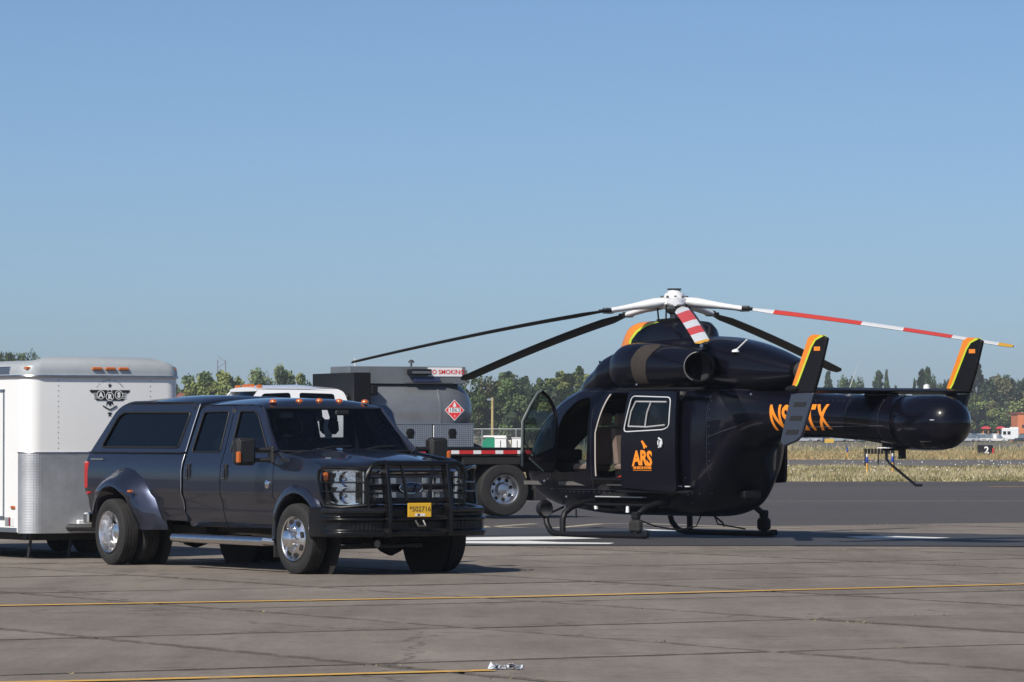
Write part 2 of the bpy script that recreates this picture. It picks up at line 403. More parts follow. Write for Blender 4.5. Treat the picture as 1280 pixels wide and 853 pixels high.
# plain concrete far outside the view keeps the reflections right
sheet('apron_edge_left', [g12(-40, -20), g12(-6, -20), g12(-6, 62.6), g12(-40, 62.6)], -.0045, cm)
sheet('apron_edge_right', [g12(60, -20), g12(80, -20), g12(80, 62.6), g12(60, 62.6)], -.0045, cm)
# markings
YEL = worn('worn_yellow_paint', (.62, .36, .07), .40, 5.)
WHP = worn('worn_white_paint', (.72, .72, .70), .34, 4.)
BKP = worn('worn_black_paint', (.045, .045, .048), .30, 3.)
CRM = worn('faded_cream_paint', (.42, .37, .25), .42, 5.)
def strip(name, pts, w, z, m):
    P = [Vector((p[0], p[1], 0)) for p in pts]; vs = []; fs = []
    for i, p in enumerate(P):
        d = (P[min(i + 1, len(P) - 1)] - P[max(i - 1, 0)]).normalized(); nn = Vector((-d.y, d.x, 0)); vs += [p + nn * w / 2, p - nn * w / 2]
    for i in range(len(P) - 1): fs.append((2 * i, 2 * i + 1, 2 * i + 3, 2 * i + 2))
    mb = MB(); mb.add([(v.x, v.y, z) for v in vs], fs, m); o = mb.build(name, m, None, 0); o['kind'] = 'structure'; return o
strip('yellow_taxi_line', [gp(-120, 760.5), gp(0, 758), gp(640, 747), gp(1280, 731), gp(1400, 728)], .20, .010, YEL)
strip('yellow_taxi_line', [gp(-60, 855.5), gp(120, 852), gp(615, 839)], .17, .010, YEL)
def flat(name, pix, z, m): return sheet(name, [gp(*p) for p in pix], z, m)
flat('helipad_border', [(520, 661), (860, 661), (1010, 665), (1300, 670), (1360, 684), (1000, 683), (700, 683), (520, 682)], .012, BKP)
flat('helipad_marking', [(560, 673.4), (640, 672.3), (700, 672), (752, 674.3), (690, 675.6), (560, 677)], .016, WHP)
flat('helipad_marking', [(560, 678), (660, 677.4), (700, 679), (768, 680), (762, 681.3), (640, 681), (560, 680.2)], .016, WHP)
flat('helipad_marking', [(800, 662), (846, 664.5), (846, 666), (815, 664.8)], .016, WHP)
flat('helipad_marking', [(1056, 672.2), (1100, 671), (1188, 673.4), (1150, 675.2), (1080, 674.6)], .016, WHP)
strip('cream_line', [gp(560, 656.5), gp(640, 660), gp(690, 661), gp(750, 655.5), gp(800, 655), gp(900, 658.5), gp(1010, 661)], .22, .010, CRM)
strip('cream_line', [gp(600, 660), gp(636, 657.5), gp(668, 655.3)], .2, .010, CRM)
strip('white_lead_line', [gp(560, 625), gp(1000, 624.5), gp(1400, 624)], .2, -.04, CRM)
strip('yellow_edge_line', [gp(1236, 606.6), gp(1300, 607)], .5, -.04, YEL)
# weeds in the joints
mb = MB(); GRN = mat('weed_green', (.07, .11, .03), .8, var=.4, vscale=5); DRY = mat('dry_weed', (.33, .26, .13), .85, var=.3, vscale=5)
for k in range(300):
    if random.random() < .6: a = 11.0 + SX * random.randint(-4, 16); b = random.uniform(24, 62); 
    else: a = random.uniform(5, 55); b = 26.4 + SY * random.randint(0, 8)
    c = g12(a, b)
    if abs(c.x) > .119 * c.y + 1 or c.y < 26: continue
    mm = GRN if random.random() < .45 else DRY; h = random.uniform(.006, .02)
    for q in range(random.randint(3, 8)):
        p = c + Vector((random.gauss(0, .10), random.gauss(0, .03), 0)); t = random.uniform(0, 6.28); w = Vector((math.cos(t), math.sin(t), 0)) * .007
        mb.add([p - w, p + w, p + Vector((random.gauss(0, .03), random.gauss(0, .03), h * random.uniform(.6, 1.4)))], [(0, 1, 2)], mm)
o = mb.build('joint_weeds', GRN, None, 0); tag(o, 'small green and straw coloured weeds growing in the concrete joints', 'weeds', kind='stuff')
# crumpled clear plastic on the ground
mb = MB(); c0 = gp(634, 837); rng = random.Random(3)
CLR = mat('crumpled_clear_plastic', (.75, .78, .82), .12, .2, coat=1.)
for k in range(26):
    t = k / 25; c = c0 + Vector(((t - .5) * .2, rng.gauss(0, .03), .012 + .03 * rng.random() * (1 - abs(t - .55)))); 
    vs = [c + Vector((rng.gauss(0, .018), rng.gauss(0, .03), rng.gauss(0, .012))) for _ in range(4)]; vs = [Vector((v.x, v.y, max(.007, v.z))) for v in vs]
    mb.add(vs, [(0, 1, 2), (0, 2, 3), (0, 3, 1)], CLR)
tag(mb.build('plastic_scrap', CLR, None, 0), 'crumpled scrap of clear plastic lying at the end of the nearer yellow line', 'litter')
# grass verges
def grass(name, y0, y1, n, hmin, hmax, cols, label, zb=-.08):
    rs = np.random.RandomState(11 + n); y = rs.uniform(y0, y1, n); x = rs.uniform(-1, 1, n) * (.119 * y + 8); h = rs.uniform(hmin, hmax, n) * (.6 + .8 * rs.rand(n)); w = rs.uniform(.015, .04, n) * (y0 / 150)
    pn = np.array([noise.noise(Vector((a * .12, b * .05, 0))) for a, b in zip(x, y)]); pn2 = np.array([noise.noise(Vector((a * .9, b * .35, 3))) for a, b in zip(x, y)]); h *= np.clip(1 + pn * 1.2 + pn2 * 1.1, .15, 2.4); pn = pn * .8 + pn2 * .8
    edge = np.minimum(y - y0, 1.5 + 1.2 * np.sin(x * 1.7) + .8 * np.sin(x * 4.1 + 1)); keep_ = (y - y0) > (.6 + .5 * np.sin(x * 1.3) + .4 * np.sin(x * 3.7 + 2)); h = np.where(keep_, h, h * .15)
    t = rs.uniform(0, 2 * np.pi, n); lx = rs.normal(0, .35, n) * h; ly = rs.normal(0, .35, n) * h
    V = np.zeros((n, 3, 3)); V[:, 0, 0] = x - np.cos(t) * w; V[:, 0, 1] = y - np.sin(t) * w; V[:, 1, 0] = x + np.cos(t) * w; V[:, 1, 1] = y + np.sin(t) * w
    V[:, :2, 2] = zb; V[:, 2, 0] = x + lx; V[:, 2, 1] = y + ly; V[:, 2, 2] = zb + h
    me = bpy.data.meshes.new(name); me.vertices.add(n * 3); me.vertices.foreach_set('co', V.ravel()); me.loops.add(n * 3); me.loops.foreach_set('vertex_index', np.arange(n * 3, dtype=np.int32))
    me.polygons.add(n); me.polygons.foreach_set('loop_start', np.arange(0, n * 3, 3, dtype=np.int32))
    for i, c in enumerate(cols): me.materials.append(mat('grass_%s_%d' % (name, i), c, .8, var=.2, vscale=.3))
    sel = (pn * 2.6 + rs.normal(0, .55, n)); mi = np.digitize(sel, np.linspace(-.9, .9, len(cols) + 1)[1:-1]); me.polygons.foreach_set('material_index', mi.astype(np.int32)); me.update(); me.validate()
    o = bpy.data.objects.new(name, me); COL.objects.link(o); return tag(o, label, 'grass', kind='stuff')
grass('near_verge_grass', 152, 222, 260000, .05, .14, [(.08, .09, .03), (.15, .145, .055), (.26, .225, .105), (.32, .265, .135), (.40, .35, .21)], 'rough green and straw grass of the verge nearest the asphalt')
grass('golden_verge_grass', 284, 420, 110000, .08, .2, [(.30, .22, .10), (.38, .27, .12), (.42, .30, .14), (.28, .24, .12)], 'golden dry grass beyond the narrow taxiway')
grass('far_verge_grass', 425, 498, 15000, .2, .5, [(.16, .17, .08), (.26, .24, .13), (.3, .26, .15)], 'pale green grass before the runway')
sheet('parking_lot', [(-900, 826), (900, 826), (900, 925), (-900, 925)], -.06, tm)
grass('last_verge_grass', 802, 824, 12000, .1, .3, [(.16, .15, .06), (.30, .23, .11), (.12, .12, .05)], 'dry grass strip in front of the far parking lot')
FLW = mat('white_wildflower', (.75, .76, .70), .7); mb = MB(); rs = random.Random(21)
for k in range(900):
    y = rs.uniform(152, 224) if k % 3 else rs.uniform(206, 226); x = rs.uniform(-1, 1) * (.119 * y + 4)
    if noise.noise(Vector((x * .25, y * .08, 9))) < -.02: continue
    z = rs.uniform(.05, .28); r = rs.uniform(.015, .035); mb.add([(x - r, y, z), (x, y, z - r), (x + r, y, z), (x, y, z + r)], [(0, 1, 2, 3)], FLW)
tag(mb.build('wildflowers', FLW, None, 0), 'tiny white wildflowers scattered over the green verge', 'flowers', kind='stuff')
# ------------------------------------------------------------------ trees
LEAF = [mat('leaf_mid', (.075, .125, .032), .7, var=.35, vscale=.4), mat('leaf_dark', (.03, .055, .02), .75, var=.3, vscale=.4), mat('leaf_light', (.17, .20, .05), .7, var=.3, vscale=.4), mat('leaf_olive', (.10, .10, .035), .7, var=.3, vscale=.4)]
BARK = mat('bark', (.09, .065, .045), .9, var=.3)
TREE_CACHE = {}
def tree_mesh(kind, seed):
    """crown 1 unit high (z 0..1) and up to 1 wide, trunk separately"""
    key = (kind, seed)
    if key in TREE_CACHE: return TREE_CACHE[key]
    rs = random.Random(seed * 31 + len(kind)); tr = MB(); cr = MB(); H = 1.
    tr.tube([(0, 0, -.01), (.01, 0, .25), (.0, .01, .55), (0, 0, .9)], [.022, .017, .012, .003], BARK, 7)
    cl = []
    if kind == 'broad':
        for k in range(9):
            a = rs.uniform(0, 6.28); z0 = rs.uniform(.2, .55); L_ = rs.uniform(.2, .38); e = Vector((math.cos(a) * L_, math.sin(a) * L_, z0 + rs.uniform(.1, .35))); tr.tube([(0, 0, z0), e * .5 + Vector((0, 0, z0 * .5)), e], [.012, .008, .002], BARK, 5)
            cl.append((e, rs.uniform(.09, .16)))
        for k in range(34):
            a = rs.uniform(0, 6.28); z = rs.uniform(.18, .93); r = .42 * math.sqrt(max(.02, 1 - abs((z - .5) / .5) ** 3.2)) * rs.uniform(.3, 1.05); cl.append((Vector((math.cos(a) * r, math.sin(a) * r, z)), rs.uniform(.07, .14)))
    elif kind == 'conifer':
        for k in range(46):
            z = .08 + .9 * (k / 45); r = .26 * (1 - z) ** .85 + .01
            for q in range(3):
                a = rs.uniform(0, 6.28); rr = r * rs.uniform(.45, 1.1); cl.append((Vector((math.cos(a) * rr, math.sin(a) * rr, z - .02)), .022 + .05 * (1 - z)))
            a = rs.uniform(0, 6.28); tr.tube([(0, 0, z), (math.cos(a) * r * .8, math.sin(a) * r * .8, z - .03)], [.005, .001], BARK, 4)
    else:  # poplar
        for k in range(40):
            z = .07 + .9 * (k / 39); r = .13 * math.sin(min(1, z * 1.7) * 1.57) * (1 - z ** 4) + .012
            for q in range(2):
                a = rs.uniform(0, 6.28); rr = r * rs.uniform(.3, 1.1); cl.append((Vector((math.cos(a) * rr, math.sin(a) * rr, z)), .035 + .02 * rs.random()))
    per = {'broad': 150, 'conifer': 40, 'poplar': 60}[kind]
    for c, s in cl:
        mm = rs.choices(range(3), [.5, .3, .2])[0]
        for q in range(per):
            d = Vector((rs.gauss(0, 1), rs.gauss(0, 1), rs.gauss(0, .8))).normalized() * s * rs.uniform(.5, 1.1); p = c + d
            if p.z < .03: continue
            l = rs.uniform(.014, .034) * (.8 if kind != 'broad' else 1); u = Vector((rs.gauss(0, 1), rs.gauss(0, 1), rs.gauss(0, 1))).normalized(); v = u.orthogonal().normalized()
            cr.add([p - u * l, p + v * l * .8, p + u * l, p - v * l * .8], [(0, 1, 2, 3)], mm)
    cr.mats = []; TREE_CACHE[key] = (tr, cr); return TREE_CACHE[key]
def tree(name, px, py_top, D, wpx, kind, label, seed, pal, py_base=None, cat='tree'):
    wpx *= 1.3 if px < 380 else 1.1
    X = (px - 640) / F * D; ht = CH + (YH - py_top) / F * D + .1; wd = wpx / F * D
    key = (kind, seed, pal)
    if key not in TREE_CACHE:
        tr, cr = tree_mesh(kind, seed)
        me = bpy.data.meshes.new('crown'); me.from_pydata(cr.v, [], cr.f)
        for q in pal: me.materials.append(LEAF[q])
        me.polygons.foreach_set('material_index', [min(i, len(pal) - 1) for i in cr.m])
        t2 = bpy.data.meshes.new('trunk'); t2.from_pydata(tr.v, [], tr.f); t2.materials.append(BARK); TREE_CACHE[key] = (t2, me)
    t2, me = TREE_CACHE[key]; base = {'broad': .72, 'conifer': .5, 'poplar': .28}[kind]
    r = thing(name, label, cat, (X, D, -.08), random.Random(px).uniform(0, 6.28))
    for nm, q in (('trunk', t2), ('crown', me)):
        o = bpy.data.objects.new(nm, q); COL.objects.link(o); o.parent = r; o.scale = (wd / base, wd / base, ht)
    return r
# ------------------------------------------------------------------ the helicopter: x forward, y port, z up
HB = mat('black_navy_paint', (.0035, .0035, .008), .3, coat=.5, coatr=.03, spec=.1)
HM = mat('matt_black_paint', (.008, .008, .010), .5, spec=.25)
HGL = glass('cabin_glass', (.36, .42, .40)); SMOKE = glass('smoked_window', (.10, .11, .13))
HO = mat('orange_fin_paint', (.80, .24, .02), .3, coat=.5); HY = mat('lime_stripe_paint', (.55, .66, .04), .3, coat=.5)
SEAT = mat('brown_grey_seat_fabric', (.16, .12, .10), .85, var=.2); CABIN = mat('cabin_lining', (.10, .095, .09), .8)
ROTW = mat('rotor_white_paint', (.72, .73, .74), .35, coat=.3, var=.08, vscale=8); ROTR = mat('rotor_red_paint', (.62, .055, .03), .4, coat=.2); ROTB = mat('rotor_underside_black', (.016, .016, .017), .6); ROTY = mat('rotor_tip_yellow', (.66, .36, .03), .4)
STEEL = mat('dull_steel', (.22, .21, .2), .4, .9, var=.2); RUBR = mat('brown_grey_screen', (.028, .021, .017), .8, var=.3, vscale=12)
heli = thing('helicopter', 'glossy black twin-fin helicopter with orange fin edges, parked with its doors open', 'helicopter', (203 / F * 67, 67, .0), math.atan2(.785, -.62))
SX_ = [3.34, 3.28, 3.1, 2.8, 2.4, 2.0, 1.5, 1.0, .4, -.4, -1.0, -1.35, -1.7, -2.1, -2.5, -2.9, -3.2]
SB_ = [.92, .80, .64, .52, .44, .40, .36, .34, .34, .34, .34, .42, .80, 1.42, 1.52, 1.56, 1.57]
ST_ = [1.00, 1.16, 1.45, 1.82, 2.12, 2.30, 2.40, 2.43, 2.43, 2.43, 2.42, 2.41, 2.38, 2.32, 2.27, 2.23, 2.21]
SW_ = [.03, .20, .42, .60, .72, .78, .82, .83, .83, .83, .82, .80, .72, .50, .38, .34, .32]
SN_ = [2.0, 2.0, 2.1, 2.2, 2.4, 2.6, 3.0, 3.2, 3.3, 3.3, 3.6, 3.8, 3.6, 2.7, 2.2, 2.0, 2.0]
def fus(x):
    return tuple(interp(SX_, q, x) for q in (SB_, ST_, SW_, SN_))
def HS(s):
    def f(x, t):           # t in -1..1 from the keel to the roof ridge
        zb, zt, hw, n = fus(x); a = t * math.pi / 2; zc = (zb + zt) / 2; hz = (zt - zb) / 2; c, q = abs(math.cos(a)), math.sin(a)
        return (x, s * hw * c ** (2 / n), zc + hz * math.copysign(abs(q) ** (2 / n), q))
    return f
def t_of(x, z):
    zb, zt, hw, n = fus(x); u = max(-.999, min(.999, (z - (zb + zt) / 2) / ((zt - zb) / 2))); return math.asin(math.copysign(abs(u) ** (n / 2), u)) / (math.pi / 2)
def toxt(pts, st=.06): return [(x, t_of(x, z)) for x, z in resample(pts, st)]
def hy(x, z): 
    return abs(HS(1)(x, t_of(x, z))[1])
COCK = roundpoly([(1.16, 1.02), (1.12, 1.5), (1.12, 2.05), (1.22, 2.19), (1.52, 2.13), (1.82, 1.92), (2.0, 1.5), (2.04, 1.15), (1.94, 1.0)], .08)
SLID = roundpoly([(.92, .93), (.92, 1.6), (.72, 2.24), (-.62, 2.24), (-.62, .93)], .07)
WSH = roundpoly([(2.16, 1.05), (2.2, 1.45), (2.1, 1.84), (2.25, 1.93), (2.62, 1.72), (2.95, 1.42), (3.16, 1.16), (3.1, 1.0), (2.7, .93)], .06)
SWIN = roundpoly([(1.2, 1.3), (1.2, 2.05), (1.5, 2.05), (1.8, 1.86), (1.96, 1.5), (1.96, 1.3)], .08)
def side(s, holes):
    mb = MB(); out = [(3.335, -.99), (3.335, .99), (-3.2, .99), (-3.2, -.99)]
    step = .075
    panel(mb, HS(s), [(x, t) for x, t in out], [toxt(h) for h in holes], step, .025 * (-1 if s > 0 else 1), HB)
    return mb
fz = side(1, [COCK, SLID, WSH]); f2 = side(-1, [SWIN, SLID, WSH])
fz.add(f2.v, f2.f, HB)
# close the seam along roof and keel and the nose
for tt in (.99, -.99):
    xs = np.linspace(-3.2, 3.335, 60); vs = [HS(1)(x, tt) for x in xs] + [HS(-1)(x, tt) for x in xs]; fz.add(vs, [(i, i + 1, 61 + i, 60 + i) for i in range(59)], HB)
fz.add([HS(1)(3.335, t) for t in np.linspace(-1, 1, 12)] + [HS(-1)(3.335, t) for t in np.linspace(1, -1, 12)], [tuple(range(24))], HB)
fz.build('fuselage', HB, heli, 50)
for s in (1, -1):
    mb = MB(); panel(mb, HS(s), toxt(WSH), [], .09, 0, HGL, off=.008 * s); mb.build('windscreen_pane', HGL, heli, 60)
mb = MB(); panel(mb, HS(-1), toxt(SWIN), [], .09, 0, HGL, off=-.008); mb.build('cockpit_window_pane', HGL, heli, 60)
mb = MB(); panel(mb, HS(1), toxt(roundpoly([(-.92, 1.0), (-.92, 1.95), (-1.28, 1.95), (-1.28, 1.3)], .1)), [], .1, -.004, HB, off=-.004); mb.build('access_panel', HB, heli, 50)
# opening frames
def edge_strip(poly, s, w, m, name, off=.004, par=None):
    P = [HS(s)(x, t) for x, t in toxt(poly, .05)]; mb = MB(); q = [Vector(p) + Vector((0, s * off, 0)) for p in P]; q.append(q[0]); mb.tube(q, w, m, 6, False); return mb.build(name, m, par or heli)
FRW = mat('pale_door_seal', (.48, .44, .40), .5)
P = [HS(1)(x, t_of(x, z)) for x, z in resample([(.92, .95), (.92, 1.6), (.72, 2.22), (-.05, 2.24)], .06)[:-30]]
mb = MB(); pts_ = [(.92, .95 + .05 * i) for i in range(14)] + [(.92 - .2 * (i / 12), 1.62 + .6 * (i / 12)) for i in range(13)]; mb.tube([Vector(HS(1)(x, t_of(x, z))) + Vector((0, .004, 0)) for x, z in pts_], .012, FRW, 6); mb.build('door_seal', FRW, heli)
mb = MB(); mb.box((.98, .80, .885), (-.66, .90, .915), HM, c=.01); mb.box((.6, .82, .80), (-.3, .88, .83), STEEL, c=.01); mb.build_each('door_sill', HM, heli)
# cockpit door, swung forward
dr = thing('cockpit_door', None, None); dr.parent = heli; dr.location = (1.98, .80, 0); dr.rotation_euler = (0, 0, R(98))
del_ = None
DOOR = roundpoly([(.02, 1.0), (-.04, 1.5), (.0, 1.98), (.14, 2.2), (.32, 2.30), (.46, 2.24), (.80, 1.80), (.80, 1.12), (.30, 1.0)], .06)
DWIN = roundpoly([(.06, 1.40), (.04, 1.94), (.16, 2.16), (.32, 2.25), (.43, 2.20), (.745, 1.77), (.745, 1.36), (.62, 1.20), (.4, 1.30)], .05)
def dsurf(u, v): return (u, .05 * math.sin(max(0, min(1, (v - 1.0) / 1.3)) * math.pi) * .8, v)
GRF = mat('grey_green_door_frame', (.10, .125, .12), .45, var=.1)
mb = MB(); panel(mb, dsurf, DOOR, [DWIN], .07, .03, GRF); mb.mats = [HB]; d0 = mb.build('door_frame', HB, heli, 40)
bpy.data.objects.remove(dr)
Mx = Matrix.Translation((1.98, .80, 0)) @ Matrix.Rotation(R(98), 4, 'Z')
d0.name = 'cockpit_door'; d0.matrix_local = Mx
mb = MB(); panel(mb, dsurf, DWIN, [], .08, 0, HGL, off=-.01); mb.build('door_pane', HGL, d0, 40)
mb = MB(); mb.tube([(.785, .05, 1.10), (.79, .055, 1.5), (.785, .055, 1.80), (.62, .06, 2.04), (.46, .06, 2.23), (.34, .05, 2.29)], .022, GRF, 6); mb.tube([(.62, .05, 1.22), (.30, .05, 1.02)], .014, GRF, 6); mb.build_each('door_edge_trim', GRF, d0)
mb = MB(); mb.box((.03, .03, 1.02), (.76, .045, 1.26), HM, c=.01); mb.box((.4, -.03, 1.10), (.5, -.01, 1.22), CHR, c=.01); mb.tube([(.3, -.02, 1.18), (.7, -.03, 1.5)], .012, STEEL); mb.build_each('door_lining', HM, d0)
# port sliding door, slid aft and standing off the hull
sdoor = MB()
def ssurf(x, z): return (x, .985 - .10 * max(0, (z - 1.75)) ** 1.6 - .05 * max(0, 1.1 - z), z)
SD = roundpoly([(.12, .78), (.12, 1.5), (-.04, 2.27), (-1.17, 2.25), (-1.17, .72)], .05); SW2 = roundpoly([(.02, 1.66), (-.15, 2.16), (-1.02, 2.13), (-1.0, 1.74), (-.9, 1.70)], .06)
panel(sdoor, ssurf, SD, [SW2], .1, -.05, HB); sd_ = sdoor.build('sliding_door', HB, heli, 40)
mb = MB(); panel(mb, ssurf, SW2, [], .12, 0, SMOKE, off=.015); mb.build('door_window', SMOKE, sd_, 40)
WFR = mat('white_window_seal', (.62, .64, .66), .5)
mb = MB(); q = [Vector(ssurf(*p)) + Vector((0, .006, 0)) for p in resample(roundpoly([(.045, 1.635), (-.13, 2.185), (-1.05, 2.16), (-1.03, 1.715), (-.9, 1.67)], .08), .08)]; q.append(q[0]); mb.tube(q, .009, WFR, 6, False); mb.build('window_seal', WFR, sd_)
GYF = mat('grey_sliding_pane_frame', (.36, .36, .37), .5)
mb = MB()
for seg in ([(-.06, 1.72), (-.12, 1.95), (-.22, 2.1), (-.95, 2.09)], [(-.06, 1.72), (-.5, 1.71), (-.93, 1.74)], [(-.46, 1.72), (-.5, 1.93), (-.58, 2.09)]):
    mb.tube([Vector(ssurf(*p)) + Vector((0, -.004, 0)) for p in resample(seg, .1)[:len(resample(seg, .1)) // 1] if True][:max(2, int(sum(math.dist(seg[i], seg[i + 1]) for i in range(len(seg) - 1)) / .1) + 1)] + [Vector(ssurf(*seg[-1])) + Vector((0, -.004, 0))], .014, GYF, 6)
mb.build_each('window_frame', GYF, sd_)
mb = MB(); mb.lathe([(0, .055), (.012, .055), (.012, .04), (.004, .035), (.004, 0)], (-.82, .985, 1.47), 'y', 20, WFR); mb.box((-.83, .985, 1.42), (-.81, 1.012, 1.52), CHR); mb.tube([(-.80, 1.0, 1.54), (-.87, 1.005, 1.51), (-.885, 1.005, 1.46), (-.86, 1.005, 1.41), (-.80, 1.0, 1.40)], .014, WFR, 6); mb.build('door_handle', CHR, sd_)
def on_door(cx, cz): return lambda x, y, z: (cx - x, ssurf(cx - x, cz + y)[1] + .004 + z, cz + y)
lettering('door_lettering', 'ARS', .275, None, ORG, sd_, fn=lambda x, y, z: (-.40 - x, ssurf(0, 1.2)[1] + .003 + z, 1.135 + y * 1.12 - .05 * (x / .25) ** 2 * .4), bold=.010, spacing=.95)
lettering('door_small_lettering', 'AIR RESCUE SYSTEMS', .052, None, ORG, sd_, fn=lambda x, y, z: (-.40 - x * .88, ssurf(0, 1.1)[1] + .003 + z, 1.07 + y), bold=.002)
mb = MB(); mb.box((-.18, .984, 1.045), (-.62, .988, 1.052), ORG); mb.build('lettering_underline', ORG, sd_)
mb = MB(); T = frame_T((-.43, .988, 1.395), (-1, 0, 0), (0, 0, 1)); mb.prism([(-.06, .10), (-.02, .11), (.05, .04), (.09, .02), (.07, -.005), (.045, .015), (.03, -.02), (.0, -.01), (-.01, .03), (-.03, .06)], T, .003, ORG); mb.build('bird_mark', ORG, sd_)
mb = MB(); mb.box((.3, .84, 2.27), (-1.7, .93, 2.31), HM, c=.01); mb.box((.3, .84, .70), (-1.4, .93, .74), HM, c=.01); mb.build_each('door_rail', HM, heli)
# starboard sliding door, slid aft past the tapering hull
mb = MB(); panel(mb, lambda x, z: (x, -ssurf(x, z)[1], z), roundpoly([(-.35, .80), (-.35, 2.25), (-1.52, 2.25), (-1.52, .86)], .05), [roundpoly([(-.5, 1.6), (-.5, 2.1), (-1.4, 2.1), (-1.4, 1.6)], .06)], .12, .05, HB); sd2 = mb.build('sliding_door', HB, heli, 40)
mb = MB(); panel(mb, lambda x, z: (x, -ssurf(x, z)[1] + .01, z), roundpoly([(-.5, 1.6), (-.5, 2.1), (-1.4, 2.1), (-1.4, 1.6)], .06), [], .2, .006, SMOKE); mb.build('door_window', SMOKE, sd2, 40)
mb = MB(); mb.tube([(-1.36, -.90, 1.62), (-1.28, -.90, 1.40)], .014, GYF); mb.tube([(-1.45, -.90, 1.62), (-1.38, -.90, 1.40)], .008, GYF); mb.build_each('door_strut', GYF, sd2)
# cabin inside
mb = MB(); mb.box((3.0, -.6, .80), (-1.1, .6, .86), CABIN); mb.box((1.9, -.78, .80), (-1.1, .78, .86), CABIN); mb.build_each('cabin_floor', CABIN, heli)
mb = MB(); mb.box((-1.0, -.74, .86), (-1.06, .74, 2.25), CABIN); mb.build('rear_bulkhead', CABIN, heli)
mb = MB(); mb.box((3.1, -.32, .86), (2.62, .32, 1.22), HM, c=.08); mb.box((2.72, -.3, 1.18), (2.60, .3, 1.36), HM, c=.03); mb.build('instrument_console', HM, heli)
def seat(x, y, f, nm='crew_seat'):
    s = MB(); s.box((x - .22, y - .22, 1.02), (x + .24, y + .22, 1.14), SEAT, c=.04); s.box((x - .2, y - .2, .86), (x + .2, y + .2, 1.02), HM)
    o = s.build(nm, SEAT, heli)
    b = MB(); T = Matrix.Translation((x - f * .22, y, 1.1)) @ Matrix.Rotation(-f * R(8), 4, 'Y'); b.box((-.05, -.22, 0), (.05, .22, .62), SEAT, T, .04); b.box((-.045, -.13, .64), (.04, .13, .84), SEAT, T, .04); b.build('seat_back', SEAT, o)
    return o
seat(1.5, .42, 1); seat(1.5, -.42, 1); seat(-.55, .36, 1, 'cabin_seat'); seat(-.55, -.36, 1, 'cabin_seat'); seat(.78, -.40, -1, 'cabin_seat'); seat(.70, .22, -1, 'cabin_seat')
mb = MB(); mb.tube([(.5, .5, 1.3), (.42, .6, 1.34), (.4, .62, 1.16), (.5, .62, .98)], .02, FRW); mb.build('grab_tube', FRW, heli)
REDB = mat('red_bag_fabric', (.62, .05, .02), .7, var=.2, vscale=20)
mb = MB(); mb.loft([section(.10, .66, .922, 1.10, .10, 2.2, 16), section(.22, .67, .920, 1.05, .12, 2.2, 16), section(.36, .68, .920, .98, .11, 2.1, 16), section(.48, .68, .920, .94, .08, 2, 16)], REDB)
tag(mb.build('bag', REDB, None, 50), 'small bright red bag lying on the sill of the open cabin door', 'bag').matrix_world = heli.matrix_basis
HELW = mat('white_helmet_shell', (.7, .7, .7), .3, coat=.5)
mb = MB(); mb.lathe([(-.17, 0), (-.16, .06), (-.12, .12), (-.04, .155), (.05, .15), (.11, .12), (.12, .10)], (.42, -.05, 2.0), 'z', 20, HELW); o = mb.build('flight_helmet', HELW, None, 50); tag(o, 'white flight helmet hanging inside the open cabin', 'helmet'); o.matrix_world = heli.matrix_basis
# roof fairings
def cow(name, st, m=HB, n=2.4, par=heli, ang=50, k=36):
    xs = [q[0] for q in st]; secs = []
    for x in np.linspace(xs[0], xs[-1], max(12, int(abs(xs[0] - xs[-1]) / .07))):
        v = [interp(xs, [q[i] for q in st], x) for i in range(1, 5)]; secs.append(section(x, v[0], v[1], v[2], v[3], n, k))
    mb = MB(); mb.loft(secs, m); return mb.build(name, m, par, ang)
